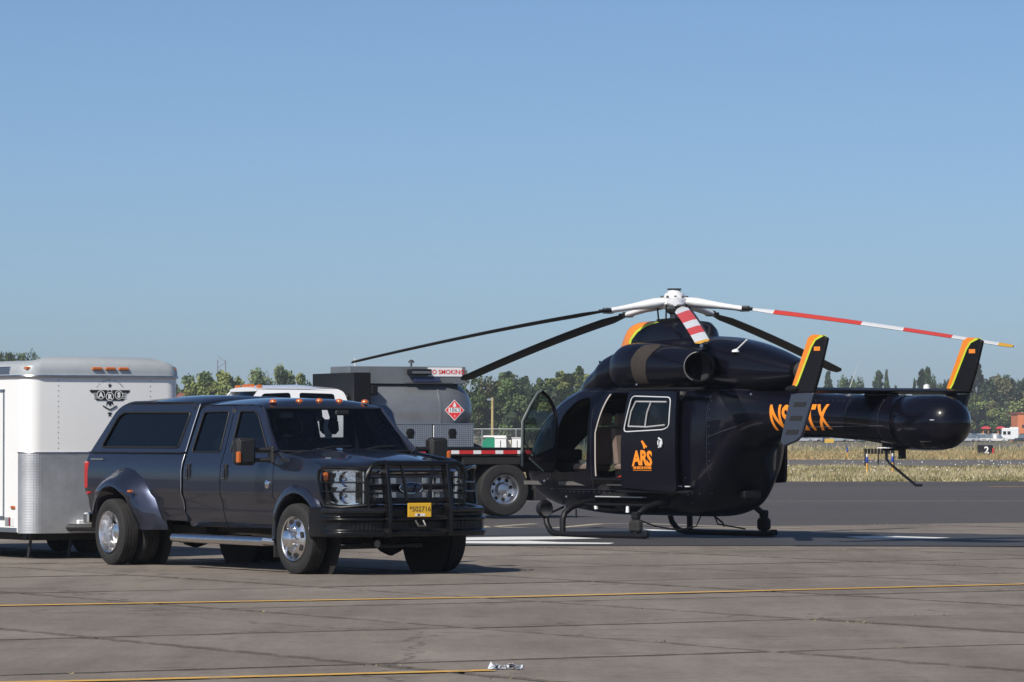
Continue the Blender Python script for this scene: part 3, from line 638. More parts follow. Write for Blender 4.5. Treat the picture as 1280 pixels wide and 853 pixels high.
# (x, yc, zbottom, ztop, half width)
cow('engine_cowling', [(2.15, 0, 2.16, 2.26, .10), (1.95, 0, 2.12, 2.40, .30), (1.7, 0, 2.12, 2.57, .42), (1.4, 0, 2.15, 2.72, .52), (1.15, 0, 2.2, 2.86, .60), (.6, 0, 2.2, 3.0, .64), (0, 0, 2.2, 3.08, .66), (-.8, 0, 2.2, 3.11, .66), (-1.3, 0, 2.2, 3.09, .62), (-1.8, 0, 2.2, 3.02, .54), (-2.3, 0, 2.24, 2.90, .42), (-2.7, 0, 2.32, 2.77, .31), (-2.92, 0, 2.38, 2.69, .24)], n=2.5)
for s in (1, -1):
    ng = cow('engine_nacelle', [(1.0, s * .34, 2.42, 2.70, .10), (.80, s * .40, 2.34, 2.88, .26), (.5, s * .45, 2.28, 3.00, .34), (.1, s * .47, 2.26, 3.03, .38), (-.5, s * .48, 2.26, 3.00, .38), (-1.1, s * .51, 2.30, 2.94, .36), (-1.42, s * .53, 2.36, 2.90, .33)], n=2.2)
    # exhaust: a ring and a dark pipe turned outwards
    mb = MB(); T = Matrix.Translation((-1.44, s * .70, 2.62)) @ Matrix.Rotation(s * R(-48), 4, 'Z')
    prof = [(0, .23), (-.26, .235), (-.27, .21), (.02, .20), (.05, 0)]
    m2 = MB(); m2.lathe(prof, (0, 0, 0), 'x', 28, HM); mb.add([T @ (Vector(p) + Vector((0, 0, 0))) for p in m2.v], m2.f, HM); mb.build('exhaust_pipe', HM, ng)
    mb = MB(); q = []
    for j in range(14):
        a = R(90 + 12 * j) ; q.append(T @ Vector((-.268, s * .222 * math.cos(a) * -1 * s, .222 * math.sin(a))))
    mb.tube(q, .011, STEEL, 6); mb.build('exhaust_rim', STEEL, ng)
    # intake screen wrapped on the nacelle
    def nsurf(x, a, s=s):
        st = [(1.0, s * .34, 2.42, 2.70, .10), (.80, s * .40, 2.34, 2.88, .26), (.5, s * .45, 2.28, 3.00, .34), (.1, s * .47, 2.26, 3.03, .38), (-.5, s * .48, 2.26, 3.00, .38), (-1.1, s * .51, 2.30, 2.94, .36), (-1.5, s * .55, 2.37, 2.87, .30)]
        xs = [q[0] for q in st]; yc, zb, zt, hw = [interp(xs, [q[i] for q in st], x) for i in range(1, 5)]; zc = (zb + zt) / 2; hz = (zt - zb) / 2; c, q_ = math.cos(a), math.sin(a)
        return (x, yc + s * hw * math.copysign(abs(c) ** (2 / 2.2), c), zc + hz * math.copysign(abs(q_) ** (2 / 2.2), q_))
    mb = MB(); panel(mb, nsurf, roundpoly([(-.02, -.75), (.04, .2), (-.1, 1.0), (-.45, 1.15), (-.50, .9), (-.34, .2), (-.30, -.75)], .05), [], .07, .012 * s, RUBR, off=.006 * s); mb.build('intake_screen', RUBR, ng, 60)
mb = MB()
ftop = [(1.18, 2.84, .10), (1.06, 3.00, .22), (.92, 3.16, .28), (.78, 3.29, .32), (.6, 3.345, .34), (.2, 3.36, .35), (-.4, 3.36, .35), (-.6, 3.34, .34), (-.70, 3.27, .32), (-.78, 3.15, .28), (-.95, 3.08, .2)]
secs = [section(x, 0, 2.4, zt, hw, 4.5, 44) for x, zt, hw in ftop]; mb.loft(secs, HB); mf = mb.build('mast_fairing', HB, heli, 45)
mb = MB()
def fsurf(x, z, off=.006):
    zt = interp([q[0] for q in ftop], [q[1] for q in ftop], x); hw = interp([q[0] for q in ftop], [q[2] for q in ftop], x); zc = (2.4 + zt) / 2; hz = (zt - 2.4) / 2; u = min(.999, abs((z - zc) / hz)); return (x, (hw * (1 - u ** 4.5) ** (1 / 4.5)) + off, z)
for s in (1, -1):
    def ff(x, t, s=s):      # t 0..1 : up the flank from z=2.95
        zt = interp([q[0] for q in ftop], [q[1] for q in ftop], x); p = fsurf(x, 2.9 + (zt - 2.905) * min(t, 1)); return (p[0], s * p[1], p[2] + .004)
    panel(mb, ff, [(1.17, .02), (1.17, .97), (.9, .99), (.5, .995), (.12, .995), (.34, .88), (.54, .68), (.68, .4), (.74, .02)], [], .05, .003 * s, HO, off=.003 * s)
    panel(mb, ff, [(.12, .995), (.34, .88), (.54, .68), (.68, .4), (.74, .02), (.69, .02), (.62, .38), (.48, .64), (.28, .83), (.02, .995)], [], .04, .004 * s, HY, off=.005 * s)
mb.build_each('orange_band', HO, mf, 60)
# tail
mb = MB(); bst = [(-2.35, 2.28, 1.50, .36), (-2.8, 2.24, 1.55, .335), (-3.6, 2.20, 1.55, .325), (-4.4, 2.18, 1.50, .34), (-4.95, 2.17, 1.43, .365), (-5.25, 2.165, 1.39, .385)]
mb.loft([section(x, 0, b, t, w, 2.0, 36) for x, t, b, w in bst], HB); boom = mb.build('tail_boom', HB, heli, 50)
mb = MB(); mb.lathe([(-5.26, .375), (-5.28, .395), (-5.6, .405), (-5.9, .40), (-6.1, .37), (-6.24, .30), (-6.32, .20), (-6.36, .1), (-6.37, 0)], (0, 0, 1.765), 'x', 40, HB); thr = mb.build('steering_thruster', HB, heli, 50)
mb = MB()
for k in range(5): z = 1.42 + .035 * k; x0 = -5.75 - .03 * k; mb.tube([(x0, .30 - .05 * abs(k - 2), z), (x0 - .2, .27 - .05 * abs(k - 2), z - .005 + .01 * k), (x0 - .38, .15, z + .03)], .010, STEEL, 5)
mb.build_each('outlet_vane', STEEL, thr)
mb = MB(); mb.box((-6.08, .372, 1.80), (-6.16, .36, 1.81), WFR); mb.build('thruster_latch', WFR, thr)
def boomsurf(x, z, off=.004):
    zt, zb, w = [interp([q[0] for q in bst], [q[i] for q in bst], x) for i in (1, 2, 3)]; zc = (zt + zb) / 2; hz = (zt - zb) / 2; u = min(.98, abs(z - zc) / hz); return (x, w * math.sqrt(1 - u * u) + off, z)
def oranges(name, ch, cx, w, h=.385, zc=1.85, lean=0.):
    me = text_mesh(ch, 1., .0, bold=.03); xs = [v.co.x for v in me.vertices]; ys = [v.co.y for v in me.vertices]; x0, x1, y0, y1 = min(xs), max(xs), min(ys), max(ys)
    bm = bmesh.new(); bm.from_mesh(me); bmesh.ops.triangulate(bm, faces=bm.faces)
    for _ in range(3):
        es = [e for e in bm.edges if e.calc_length() > .12]
        if es: bmesh.ops.subdivide_edges(bm, edges=es, cuts=1); bmesh.ops.triangulate(bm, faces=bm.faces)
    for v in bm.verts:
        u = (v.co.x - x0) / (x1 - x0) - .5; q = (v.co.y - y0) / (y1 - y0); x = cx - u * w - .06 * (1 - q) ** 2; zz = zc - h / 2 + q * h; b_ = boomsurf(x, zz, .006); v.co = Vector((x, max(b_[1], hy(x, zz) + .006 if x > -3.2 else 0), zz))
    bm.to_mesh(me); bm.free(); me.materials.clear(); me.materials.append(ORG); return finish(me, name, boom, 0)
for ch, cx, w in (('N', -2.73, .22), ('9', -2.95, .17), ('0', -3.14, .12), ('2', -3.27, .14), ('T', -3.46, .25), ('X', -3.73, .27)): oranges('registration_letter', ch, cx, w)
# tailplane with its end fins
ZT = 2.235
mb = MB(); air = lambda y, c0, c1, th: [(c0, y, ZT), (c0 - .06, y, ZT + th * .8), (c0 - .2, y, ZT + th), (c1, y, ZT + .006), (c1, y, ZT - .006), (c0 - .2, y, ZT - th), (c0 - .06, y, ZT - th * .8)]
mb.loft([air(y, -4.38, -4.98, .045) for y in (-1.55, 0, 1.55)], HM); mb.box((-4.4, -.12, 2.14), (-4.95, .12, 2.21), HB, c=.03); tp = mb.build('tailplane', HB, heli, 30)
FIN = [(-4.62, 2.90), (-4.66, 2.99), (-4.76, 3.035), (-4.95, 3.02), (-5.06, 2.98), (-4.90, 2.50), (-4.77, 2.2), (-4.50, 1.57), (-4.40, 1.50), (-4.12, 1.42), (-4.05, 1.50), (-4.27, 2.12), (-4.33, 2.32)]
FINL = mat('lit_grey_blue_fin', (.035, .045, .07), .35, coat=.4)  # lower fin's bluish lit tone is put into its colour
for s in (1, -1):
    y0 = s * 1.55; mb = MB(); dx = -.16
    cf = MB(); 
    def fsf(x, z, s=s, y0=y0): return (x + dx, y0 + s * .03, z)
    up = [p for p in FIN if p[1] > 2.19] + [(-4.29, 2.2)]
    T = Matrix(((1, 0, 0, dx), (0, 0, 1, y0 - .03), (0, 1, 0, 0), (0, 0, 0, 1)))
    UP = [(-4.29, 2.2), (-4.33, 2.32), (-4.62, 2.90), (-4.66, 2.99), (-4.76, 3.035), (-4.95, 3.02), (-5.06, 2.98), (-4.90, 2.50), (-4.77, 2.2)]
    LO = [(-4.29, 2.196), (-4.77, 2.196), (-4.50, 1.57), (-4.40, 1.50), (-4.12, 1.42), (-4.05, 1.50), (-4.22, 2.0)]
    mb.prism(UP, T, .06, HM); fin = mb.build('tail_fin', HM, heli, 40, bevel=.018)
    mb = MB(); mb.prism(LO, T, .06, FINL); mb.build('lower_fin', FINL, fin, 40, bevel=.018)
    for yy, nm in ((y0 + .031, 1), (y0 - .031, -1)):
        mb = MB(); TT = Matrix(((1, 0, 0, dx), (0, 0, nm, yy), (0, 1, 0, 0), (0, 0, 0, 1)))
        mb.prism([(-4.30, 2.25), (-4.33, 2.32), (-4.62, 2.90), (-4.66, 2.99), (-4.76, 3.035), (-4.93, 3.025), (-4.80, 2.965), (-4.72, 2.87), (-4.42, 2.34), (-4.35, 2.265)], TT, .003, HO)
        mb.prism([(-4.30, 2.25), (-4.35, 2.265), (-4.42, 2.34), (-4.72, 2.87), (-4.80, 2.965), (-4.93, 3.025), (-5.0, 3.01), (-4.83, 2.95), (-4.75, 2.86), (-4.455, 2.335), (-4.38, 2.245)], TT, .005, HY)
        mb.build('orange_edge', HO, fin, 0)
        if nm == 1:
            for zz in (2.03, 1.83, 1.63): mb = MB(); xx = -4.30 + (2.0 - zz) * .40 * -1 * -1; xx = -4.30 + (2.03 - zz) * .42; mb.prism([(xx - .04, zz - .035), (xx - .30, zz - .035), (xx - .33, zz + .035), (xx - .07, zz + .035)], TT, .003, ROTB); mb.build('fin_louvre', ROTB, fin, 0)
    mb = MB(); mb.prism([(-4.79, 2.80), (-4.92, 2.80), (-4.92, 2.86), (-4.79, 2.86)], Matrix(((1, 0, 0, dx), (0, 0, 1, y0 + .033), (0, 1, 0, 0), (0, 0, 0, 1))), .003, HO); mb.build('flag_mark', HO, fin, 0)
mb = MB(); T = Matrix(((1, 0, 0, 0), (0, 0, 1, 1.62), (0, 1, 0, 0), (0, 0, 0, 1))); mb.lathe([(0, .03), (-.12, .05), (-.2, .03), (-.22, 0)], (-4.4, 1.60, 2.26), 'x', 12, HM); mb.build('navigation_light', HM, heli)
# seams, fasteners and small lamps
SEAM = mat('seam_dark', (.03, .03, .036), .35); RIV = mat('fastener_grey', (.28, .28, .30), .35, .6)
def seam(pts, f, r=.0045, par=heli, m=None):
    q = [Vector(f(*p)) for p in pts]; mb = MB(); mb.tube(q, r, m or SEAM, 4, False); mb.build('panel_seam', m or SEAM, par)
HP = lambda x, z: (x, hy(x, z) + .002, z)
seam([(-.70, z) for z in np.linspace(.5, 2.3, 14)], HP); seam([(-1.62, z) for z in np.linspace(.9, 2.3, 12)], HP); seam([(x, .74) for x in np.linspace(2.3, -1.5, 20)], HP); seam([(1.03, z) for z in np.linspace(.45, 2.3, 12)], HP); seam([(x, 2.27) for x in np.linspace(1.9, -2.2, 20)], HP)
seam([(-1.62 - .05 * i, 1.55 + .02 * i) for i in range(12)], HP); seam([(2.15, z) for z in np.linspace(.55, 1.0, 6)], HP)
BS = lambda x, z: boomsurf(x, z, .003)
for xx in (-3.42, -4.25, -4.98): seam([(xx, z) for z in np.linspace(1.50, 2.15, 12)], BS)
seam([(x, 1.70 - .012 * (x + 3)) for x in np.linspace(-3.3, -5.1, 12)], BS, .004, boom, mat('seam_highlight', (.10, .10, .11), .3))  # pale seam line carries the boom's highlight in its colour
mb = MB(); rr_ = random.Random(9)
for x in np.arange(-1.55, 2.0, .13): p = HP(x, .70); mb.lathe([(0, .007), (.004, 0)], p, 'y', 5, RIV)
for z in np.arange(.55, 2.2, .13): p = HP(-1.66, z) if z > .95 else HP(-1.2, z); mb.lathe([(0, .007), (.004, 0)], p, 'y', 5, RIV)
for x in np.arange(-4.95, -3.4, .12): p = BS(x, 2.10); mb.lathe([(0, .006), (.004, 0)], p, 'y', 5, RIV)
mb.build('fasteners', RIV, heli)['kind'] = 'stuff'
for p in ((2.35, .70, .86), (1.62, .84, .62), (-.12, .86, 2.36), (-2.28, .43, 2.2)): mb = MB(); mb.lathe([(0, .022), (.012, .018), (.016, 0)], p, 'y', 10, CHR); mb.build('flush_latch', CHR, heli)
mb = MB(); mb.lathe([(0, .03), (.02, .028), (.03, 0)], (-1.30, .56, 2.94), 'y', 12, WHT); mb.build('cowling_lamp', WHT, heli)
# whip antennas, bumper, strobe
def whip(nm, a, b, r=.008): mb = MB(); mb.lathe([(0, .05), (.03, .04), (.07, .012)], a, 'z', 10, WHT); mb.tube([a, b], [r, r * .5], WHT, 6); mb.build(nm, WHT, heli)
whip('whip_antenna', (-3.95, 0, 2.20), (-4.18, .02, 2.60)); 
mb = MB(); mb.lathe([(0, .06), (.03, .055), (.05, 0)], (-1.95, .45, 2.84), 'z', 12, WHT); mb.tube([(-1.95, .45, 2.86), (-2.22, .46, 3.02)], .012, WHT, 6); mb.build('blade_antenna', WHT, heli)
mb = MB(); mb.prism([(.06, 0), (-.14, 0), (.10, .22), (.14, .22)], Matrix(((1, 0, 0, 1.70), (0, 0, 1, -.008), (0, 1, 0, 2.54), (0, 0, 0, 1))), .016, HM); mb.build('blade_antenna', HM, heli)
mb = MB(); mb.lathe([(0, .05), (.05, .045), (.07, 0)], (-5.0, -.6, 2.27), 'z', 12, WHT); mb.build('tail_strobe_light', WHT, heli)
mb = MB(); mb.box((-4.75, -.09, 1.36), (-5.1, .09, 1.50), HM, c=.03); mb.box((-4.72, -.13, 1.395), (-5.0, .13, 1.41), WHT); mb.tube([(-4.78, 0, 1.4), (-4.78, 0, 1.24), (-4.83, 0, 1.18), (-5.40, 0, .86), (-5.52, 0, .86)], .022, BLKG, 8); mb.box((-5.08, -.05, 1.24), (-5.14, .05, 1.40), HM); mb.build('tail_bumper', HM, heli)
mb = MB(); mb.lathe([(-2.84, .15), (-2.96, .155), (-3.04, .15), (-3.04, .12), (-2.95, .12), (-2.90, 0)], (0, 0, 2.535), 'x', 24, STEEL); mb.build('rear_outlet', STEEL, heli)
mb = MB(); mb.box((-1.35, -.25, .62), (-1.75, .1, .74), HM, c=.02); mb.box((-1.50, -.3, .60), (-1.68, -.12, .78), HM, c=.02); mb.build_each('rear_camera', HM, heli)
# landing gear
sk = MB()
for s in (1, -1):
    y = s * 1.30
    g = MB(); g.tube([(1.62, y - s * .03, .36), (1.56, y - s * .02, .20), (1.44, y, .085), (1.28, y, .055), (.8, y, .05), (-.6, y, .05), (-.82, y, .05)], .045, HM, 10); g.build('skid_tube', HM, heli)
for x in (1.15, -.62):
    g = MB(); g.tube([(x, 1.30, .06), (x, 1.30, .28), (x, 1.26, .38), (x, 1.12, .47), (x, .85, .54), (x, .5, .56), (x, 0, .57), (x, -.5, .56), (x, -.85, .54), (x, -1.12, .47), (x, -1.26, .38), (x, -1.30, .28), (x, -1.30, .06)], .048, HM, 10); g.build('cross_tube', HM, heli)
for s in (1, -1):
    g = MB(); g.box((-.50, s * 1.30 - .07, .10), (-.74, s * 1.30 + .07, .30), RUB, c=.04); g.box((-.55, s * 1.30 - .05, .30), (-.69, s * 1.30 + .05, .42), HM, c=.02); g.box((-.78, s * 1.3 - .05, .03), (-.9, s * 1.3 + .05, .12), HM, c=.02); g.build('ground_wheel_clamp', RUB, heli)
g = MB(); g.lathe([(0, .0), (.0, .13), (.05, .145), (.14, .10), (.17, 0)], (1.55, 1.30, .44), 'x', 20, HM); g.lathe([(-.004, 0), (-.004, .12)], (1.55, 1.30, .44), 'x', 20, CHR); g.build('landing_light', HM, heli)
g = MB(); g.box((.95, .72, .50), (-.45, 1.02, .53), HM, c=.008); g.box((.95, .70, .62), (-.2, .82, .64), GYF, c=.005)
for x in (.8, -.3): g.tube([(x, .5, .45), (x, .95, .5)], .02, HM)
g.build_each('boarding_step', HM, heli)
g = MB(); g.lathe([(0, 0), (0, .03), (.05, .035), (.06, 0)], (.72, .98, .44), 'z', 10, WHT); g.lathe([(0, 0), (0, .03), (.09, .025), (.1, 0)], (-.1, 1.03, .40), 'z', 10, WHT); g.build_each('belly_light', WHT, heli)
g = MB(); g.tube([(-.62, 1.25, .3), (-.72, 1.0, .2), (-.9, .7, .14), (-1.1, .5, .2), (-1.0, .3, .4)], .012, HM, 6); g.tube([(-.95, .1, .4), (-1.25, .1, .25), (-1.3, .12, .2)], .015, HM, 6); g.tube([(.2, -.9, .5), (-.1, -.8, .2), (-.3, -1.2, .12)], .012, HM, 6); g.build_each('belly_cable', HM, heli)
g = MB(); g.tube([(2.25, .35, .55), (2.25, .38, .25)], .012, WFR, 6); g.tube([(2.4, .1, .5), (2.42, .5, .36)], .02, HM, 6); g.tube([(1.8, .5, .42), (1.8, .5, .28)], .014, HM, 6); g.build_each('belly_antenna', WFR, heli)
g = MB(); g.box((-1.02, .80, .80), (-1.12, .84, .82), WFR); g.box((-1.2, .79, .80), (-1.3, .82, .815), WFR); g.build_each('belly_marking', WFR, heli)
# ---- rotor, at rest
ZH = 3.66
g = MB(); g.lathe([(-.62, .07), (-.2, .07), (-.18, .11), (-.12, .14)], (0, 0, ZH), 'z', 20, STEEL); g.build('rotor_mast', STEEL, heli)
g = MB(); g.lathe([(-.12, 0), (-.12, .2), (-.05, .26), (.03, .26), (.06, .17), (.12, .15), (.14, .11), (.16, .10), (.18, .09), (.18, 0)], (0, 0, ZH), 'z', 26, ROTW); hub = g.build('rotor_hub', ROTW, heli, 30)
g = MB(); g.lathe([(.18, .11), (.20, .11), (.20, .0)], (0, 0, ZH), 'z', 20, ROTB)
for k in range(10): a = k * .628; g.lathe([(.02, 0), (.02, .022), (.085, .022), (.085, 0)], (.2 * math.cos(a), .2 * math.sin(a), ZH), 'z', 8, STEEL)
g.build_each('hub_cap', ROTB, hub)
g = MB(); g.lathe([(-.34, .0), (-.34, .26), (-.28, .28), (-.26, .1)], (0, 0, ZH), 'z', 22, HM)
for k in range(5): a = k * 1.2566 + .6; g.tube([(.24 * math.cos(a), .24 * math.sin(a), ZH - .42), (.27 * math.cos(a + .1), .27 * math.sin(a + .1), ZH - .05)], .013, HM, 6)
for k in range(3): a = k * 2.09 + .2; g.tube([(.2 * math.cos(a), .2 * math.sin(a), ZH - .7), (.2 * math.cos(a), .2 * math.sin(a), ZH - .32)], .014, HM, 6)
g.build('swashplate', HM, heli)
HW = math.atan2(.785, -.62)
blade_tip = [(2.5, 2.90), (75, 2.93), (147, 2.64), (219, 2.50), (-69, 2.68)]     # degrees to the right of the line to the camera, height of the tip
for bd, ztip in blade_tip:
    th = R(bd); wd = Vector((math.sin(th), -math.cos(th), 0)); la = Matrix.Rotation(-HW, 3, 'Z') @ wd; side_ = Vector((-la.y, la.x, 0))   # leading side, turning counter-clockwise
    P = lambda r, c, z: tuple(la * r + side_ * c + Vector((0, 0, z)))
    zr = lambda r: ZH - .02 - (ZH - .02 - ztip) * (.25 * (r / 5.28) + .75 * (r / 5.28) ** 1.35)
    g = MB(); secs = []
    for r, w, h in ((.16, .14, .07), (.34, .15, .085), (.48, .11, .075), (.7, .075, .055), (.95, .07, .045), (1.08, .085, .05)):
        c = la * r + Vector((0, 0, zr(r) + .03 * (1 - r))); secs.append([tuple(c + side_ * (w * math.cos(a)) + Vector((0, 0, h * math.sin(a)))) for a in [2 * math.pi * j / 14 for j in range(14)]])
    g.loft(secs, ROTW); arm = g.build('rotor_arm', ROTW, heli, 40)
    g = MB(); c = P(1.1, 0, zr(1.1)); g.box((-.07, -.06, -.045), (.09, .06, .045), STEEL, Matrix.Translation(c) @ la.to_track_quat('X', 'Z').to_matrix().to_4x4(), .015); g.box((-.02, -.09, -.02), (.14, .09, .02), HM, Matrix.Translation(c) @ la.to_track_quat('X', 'Z').to_matrix().to_4x4(), .01); g.build('blade_root_clamp', STEEL, arm)
    g = MB(); bands = [1.14, 1.58, 2.95, 3.6, 4.35, 5.06, 5.28]; cols = [ROTW, ROTR, ROTW, ROTR, ROTW, ROTY]
    if bd == 2.5: bands = [1.14, 1.9, 3.05, 3.72, 4.4, 5.08, 5.28]
    pitch = lambda r: R(17 - 8 * r / 5.28) if bd != 147 else R(-7)
    for k, cm_ in enumerate(cols):
        rr = np.linspace(bands[k], bands[k + 1], 6 if k < 5 else 3); secs = []
        for r in rr:
            ch = .125 * min(1, .35 + max(0, r - 1.14) * 1.5); 
            if r > 5.18: ch *= .8
            if r > 5.27: ch *= .6
            z0 = zr(r); a = pitch(r); e = []
            for u, t in ((1, 0), (.7, .017), (.2, .022), (-1, .003), (-1, -.003), (.2, -.014), (.7, -.012)):
                e.append(P(r, u * ch * math.cos(a) - t * math.sin(a), z0 + u * ch * math.sin(a) + t * math.cos(a)))
            secs.append(e)
        n = 7; o = len(g.v); vs = [p for q in secs for p in q]; top = []; bot = []
        for i in range(len(secs) - 1):
            for j in range(n):
                f = (i * n + j, i * n + (j + 1) % n, (i + 1) * n + (j + 1) % n, (i + 1) * n + j); (top if j in (1, 2) else bot).append(f)
        if k == 0: bot.append(tuple(range(n)))
        if k == 5: bot.append(tuple((len(secs) - 1) * n + j for j in range(n)))
        g.add(vs, top, cm_); o2 = len(g.v); 
        kk = g.mi(ROTB)
        for f in bot: g.f.append(tuple(i + o for i in f)); g.m.append(kk)
    g.build('rotor_blade', ROTW, heli, 30)
# ------------------------------------------------------------------ the grey dually pickup: x forward, y left, z up, origin under the front axle
TP = mat('dark_blue_grey_metallic', (.040, .047, .076), .36, .85, coat=1., coatr=.03, spec=.5)
TG = glass('tinted_truck_glass', (.12, .13, .16)); TW = glass('truck_windscreen_glass', (.50, .54, .56))
LENS = glass('headlamp_lens', (.9, .92, .95)); TINT = mat('truck_cabin_trim', (.035, .035, .04), .8)
GUARD = mat('black_guard_powdercoat', (.004, .004, .005), .28, coat=.25, spec=.3)
PLY = mat('yellow_plate', (.78, .45, .03), .45)
HD = Vector((.528, -.849, 0)); 
truck = thing('pickup_truck', 'dark blue-grey crew cab dually pickup with topper and black grille guard', 'pickup truck', (-1.62, 49.96, 0), math.atan2(HD.y, HD.x))
def TSy(x, z):
    w = 1.0
    if x > 0: w -= .11 * (min(x, .95) / .95) ** 2.2
    if z < .82: w -= .040 + .08 * ((.82 - z) / .32) ** 2
    elif z < .885: w -= .040 * (.885 - z) / .065
    elif z > 1.12: w -= .055 * ((min(z, 1.36) - 1.12) / .24) ** 2
    if z > 1.36: w -= .27 * (z - 1.36) + .10 * max(0, z - 1.86) / .14 * (z - 1.86)
    return w
def TS(s, k=0.): return lambda x, z: (x, s * (TSy(x, z) + k), z)
def both(fn):
    for s in (-1, 1): fn(s)
def arch(cx, cz, r, a0, a1, n=14): return [(cx + r * math.cos(R(a0 + (a1 - a0) * i / n)), cz + r * math.sin(R(a0 + (a1 - a0) * i / n))) for i in range(n + 1)]
BELT = 1.36
def truck_side(s):
    t = -.022 * s * -1
    th = -.03 * s   # Fn normals flip with the side
    # front fender with wheel arch
    o = [(-.545, .50)] + [(-.545, BELT + .04), (-.3, 1.37), (.25, 1.315), (.50, 1.24), (.53, 1.18), (.53, .80), (.56, .62)] + arch(0, .42, .53, 20, 180)[0:] + [(-.53, .50)]
    mb = MB(); panel(mb, TS(s), o, [], .07, th, TP, vlines=(.82, .885)); f = mb.build('front_fender', TP, truck, 40)
    mb = MB()  # flare lip
    def fl(u, v): a = R(u); rr = .50 + .12 * v; return (rr * math.cos(a), s * (1.005 - .06 * v ** 2 - (.10 * max(0, math.cos(a)) ** 2)), .42 + rr * math.sin(a))
    P = [[(.50 + q) * math.cos(R(a)) for q in (0,)] for a in range(0)]
    secs = []
    for a in range(8, 190, 7):
        ca, sa = math.cos(R(a)), math.sin(R(a)); base = TSy(max(0, ca * .55), .9) - (0.02 if sa < .4 else 0)
        secs.append([(r_ * ca * (1.0), s * (base + q), .42 + r_ * sa) for r_, q in ((.50, -.10), (.495, .015), (.51, .035), (.55, .035), (.60, .008), (.61, -.03))])
    mb.loft(secs, TP); mb.build('wheel_arch_flare', TP, f, 40)
    mb = MB(); mb.box((-.22, s * .955, 1.235), (-.47, s * .975, 1.31), BLK, c=.01); mb.build('fender_vent', BLK, f)
    mb = MB(); mb.lathe([(0, 0), (0, .05), (.012, .05), (.018, .03), (.018, 0)] if s > 0 else [(0, 0), (0, .05), (-.012, .05), (-.018, .03), (-.018, 0)], (-.68, s * 1.0, 1.02), 'y', 20, CHR); mb.build('round_badge', CHR, f)
    # front door
    ajar = Matrix.Identity(4)
    fd = [(-.56, .52), (-.56, BELT + .02), (-.72, 1.50), (-1.20, 1.905), (-1.30, 1.945), (-1.845, 1.955), (-1.845, .50)]
    fw = roundpoly([(-.80, BELT + .055), (-1.24, 1.83), (-1.34, 1.87), (-1.70, 1.87), (-1.70, BELT + .03), (-.83, BELT + .03)], .03)
    mb = MB(); panel(mb, TS(s), roundpoly(fd, .02, 2), [fw], .09, th, TP, vlines=(.82, .885)); d = mb.build('front_door', TP, truck, 40)
    mb = MB(); panel(mb, TS(s), fw, [], .12, 0, TG, off=.012 * s); mb.build('door_window', TG, d, 40)
    mb = MB(); q = [Vector(TS(s, .004)(*p)) for p in resample(fw, .1)]; q.append(q[0]); mb.tube(q, .008, BLK, 5, False); mb.build('window_seal', BLK, d)
    # rear door
    rd = [(-1.862, .50), (-1.862, 1.955), (-2.60, 1.95), (-2.70, 1.90), (-2.78, 1.42), (-2.80, .50)]; rw = roundpoly([(-1.97, BELT + .03), (-1.97, 1.87), (-2.60, 1.865), (-2.68, BELT + .03)], .04)
    mb = MB(); panel(mb, TS(s), roundpoly(rd, .02, 2), [rw], .09, th, TP, vlines=(.82, .885)); d2 = mb.build('rear_door', TP, truck, 40)
    if s > 0: d2.matrix_local = Matrix.Translation((-1.86, 1.0, 0)) @ Matrix.Rotation(R(-64), 4, 'Z') @ Matrix.Translation((1.86, -1.0, 0))
    mb = MB(); panel(mb, TS(s), rw, [], .12, 0, TG, off=.012 * s); mb.build('door_window', TG, d2, 40)
    mb = MB(); q = [Vector(TS(s, .004)(*p)) for p in resample(rw, .1)]; q.append(q[0]); mb.tube(q, .008, BLK, 5, False); mb.build('window_seal', BLK, d2)
    for x, dd in ((-1.72, d), (-2.66, d2)):
        mb = MB(); mb.box((x - .035, s * (TSy(x, 1.17) - .005), 1.06), (x + .035, s * (TSy(x, 1.17) + .012), 1.25), BLK, c=.008); mb.box((x - .022, s * (TSy(x, 1.17) + .01), 1.085), (x + .022, s * (TSy(x, 1.17) + .04), 1.19), TP, c=.01); mb.box((x - .012, s * (TSy(x, 1.1) + .01), 1.075), (x + .012, s * (TSy(x, 1.1) + .03), 1.09), CHR); mb.build('door_handle', TP, dd)
    # bed side with the wide rear wing
    o = [(-2.845, .56), (-2.845, 1.375), (-5.42, 1.375), (-5.44, 1.0), (-5.40, .62), (-4.93, .62)] + arch(-4.37, .42, .56, 160, 20) + [(-3.75, .56)]
    mb = MB(); panel(mb, TS(s), o, [], .1, th, TP, vlines=(.82, .885)); b = mb.build('bed_side', TP, truck, 40)
    secs = []
    for i in range(31):
        a = -12 + (204) * i / 30; ca, sa = math.cos(R(a)), math.sin(R(a)); ri = .53; ro = .80 + .06 * max(0, ca) - .02 * sa
        bul = .20; z0 = .42; wid = 1.06 if ca > 0 else 1.12
        row = []
        for r_, q in ((0, -.12), (0, .0), (.0, bul - .03), (.02, bul), (.10, bul - .005), (.18, bul - .06), (.26, bul * .35), (.33, .02), (.36, -.03)):
            rr = ri + (r_ / .36) * (ro - ri); xx = rr * ca * wid if r_ > .1 else rr * ca * (1 + (wid - 1) * r_ / .36); zz = max(.47, z0 + rr * sa) if r_ < .05 else max(.44, min(1.30, z0 + rr * sa))
            row.append((-4.37 + xx, s * (min(1.0, TSy(-4.4, max(.5, zz))) + q), zz))
        secs.append(row)
    mb = MB(); mb.loft(secs, TP); w = mb.build('rear_wing', TP, truck, 50)
    for x in (-3.82, -4.95) : mb = MB(); mb.box((x - .035, s * 1.165, .89 if x > -4 else .86), (x + .035, s * 1.215, .92 if x > -4 else .89), AMB if x > -4 else REDL, c=.008); mb.build('marker_light', AMB if x > -4 else REDL, w)
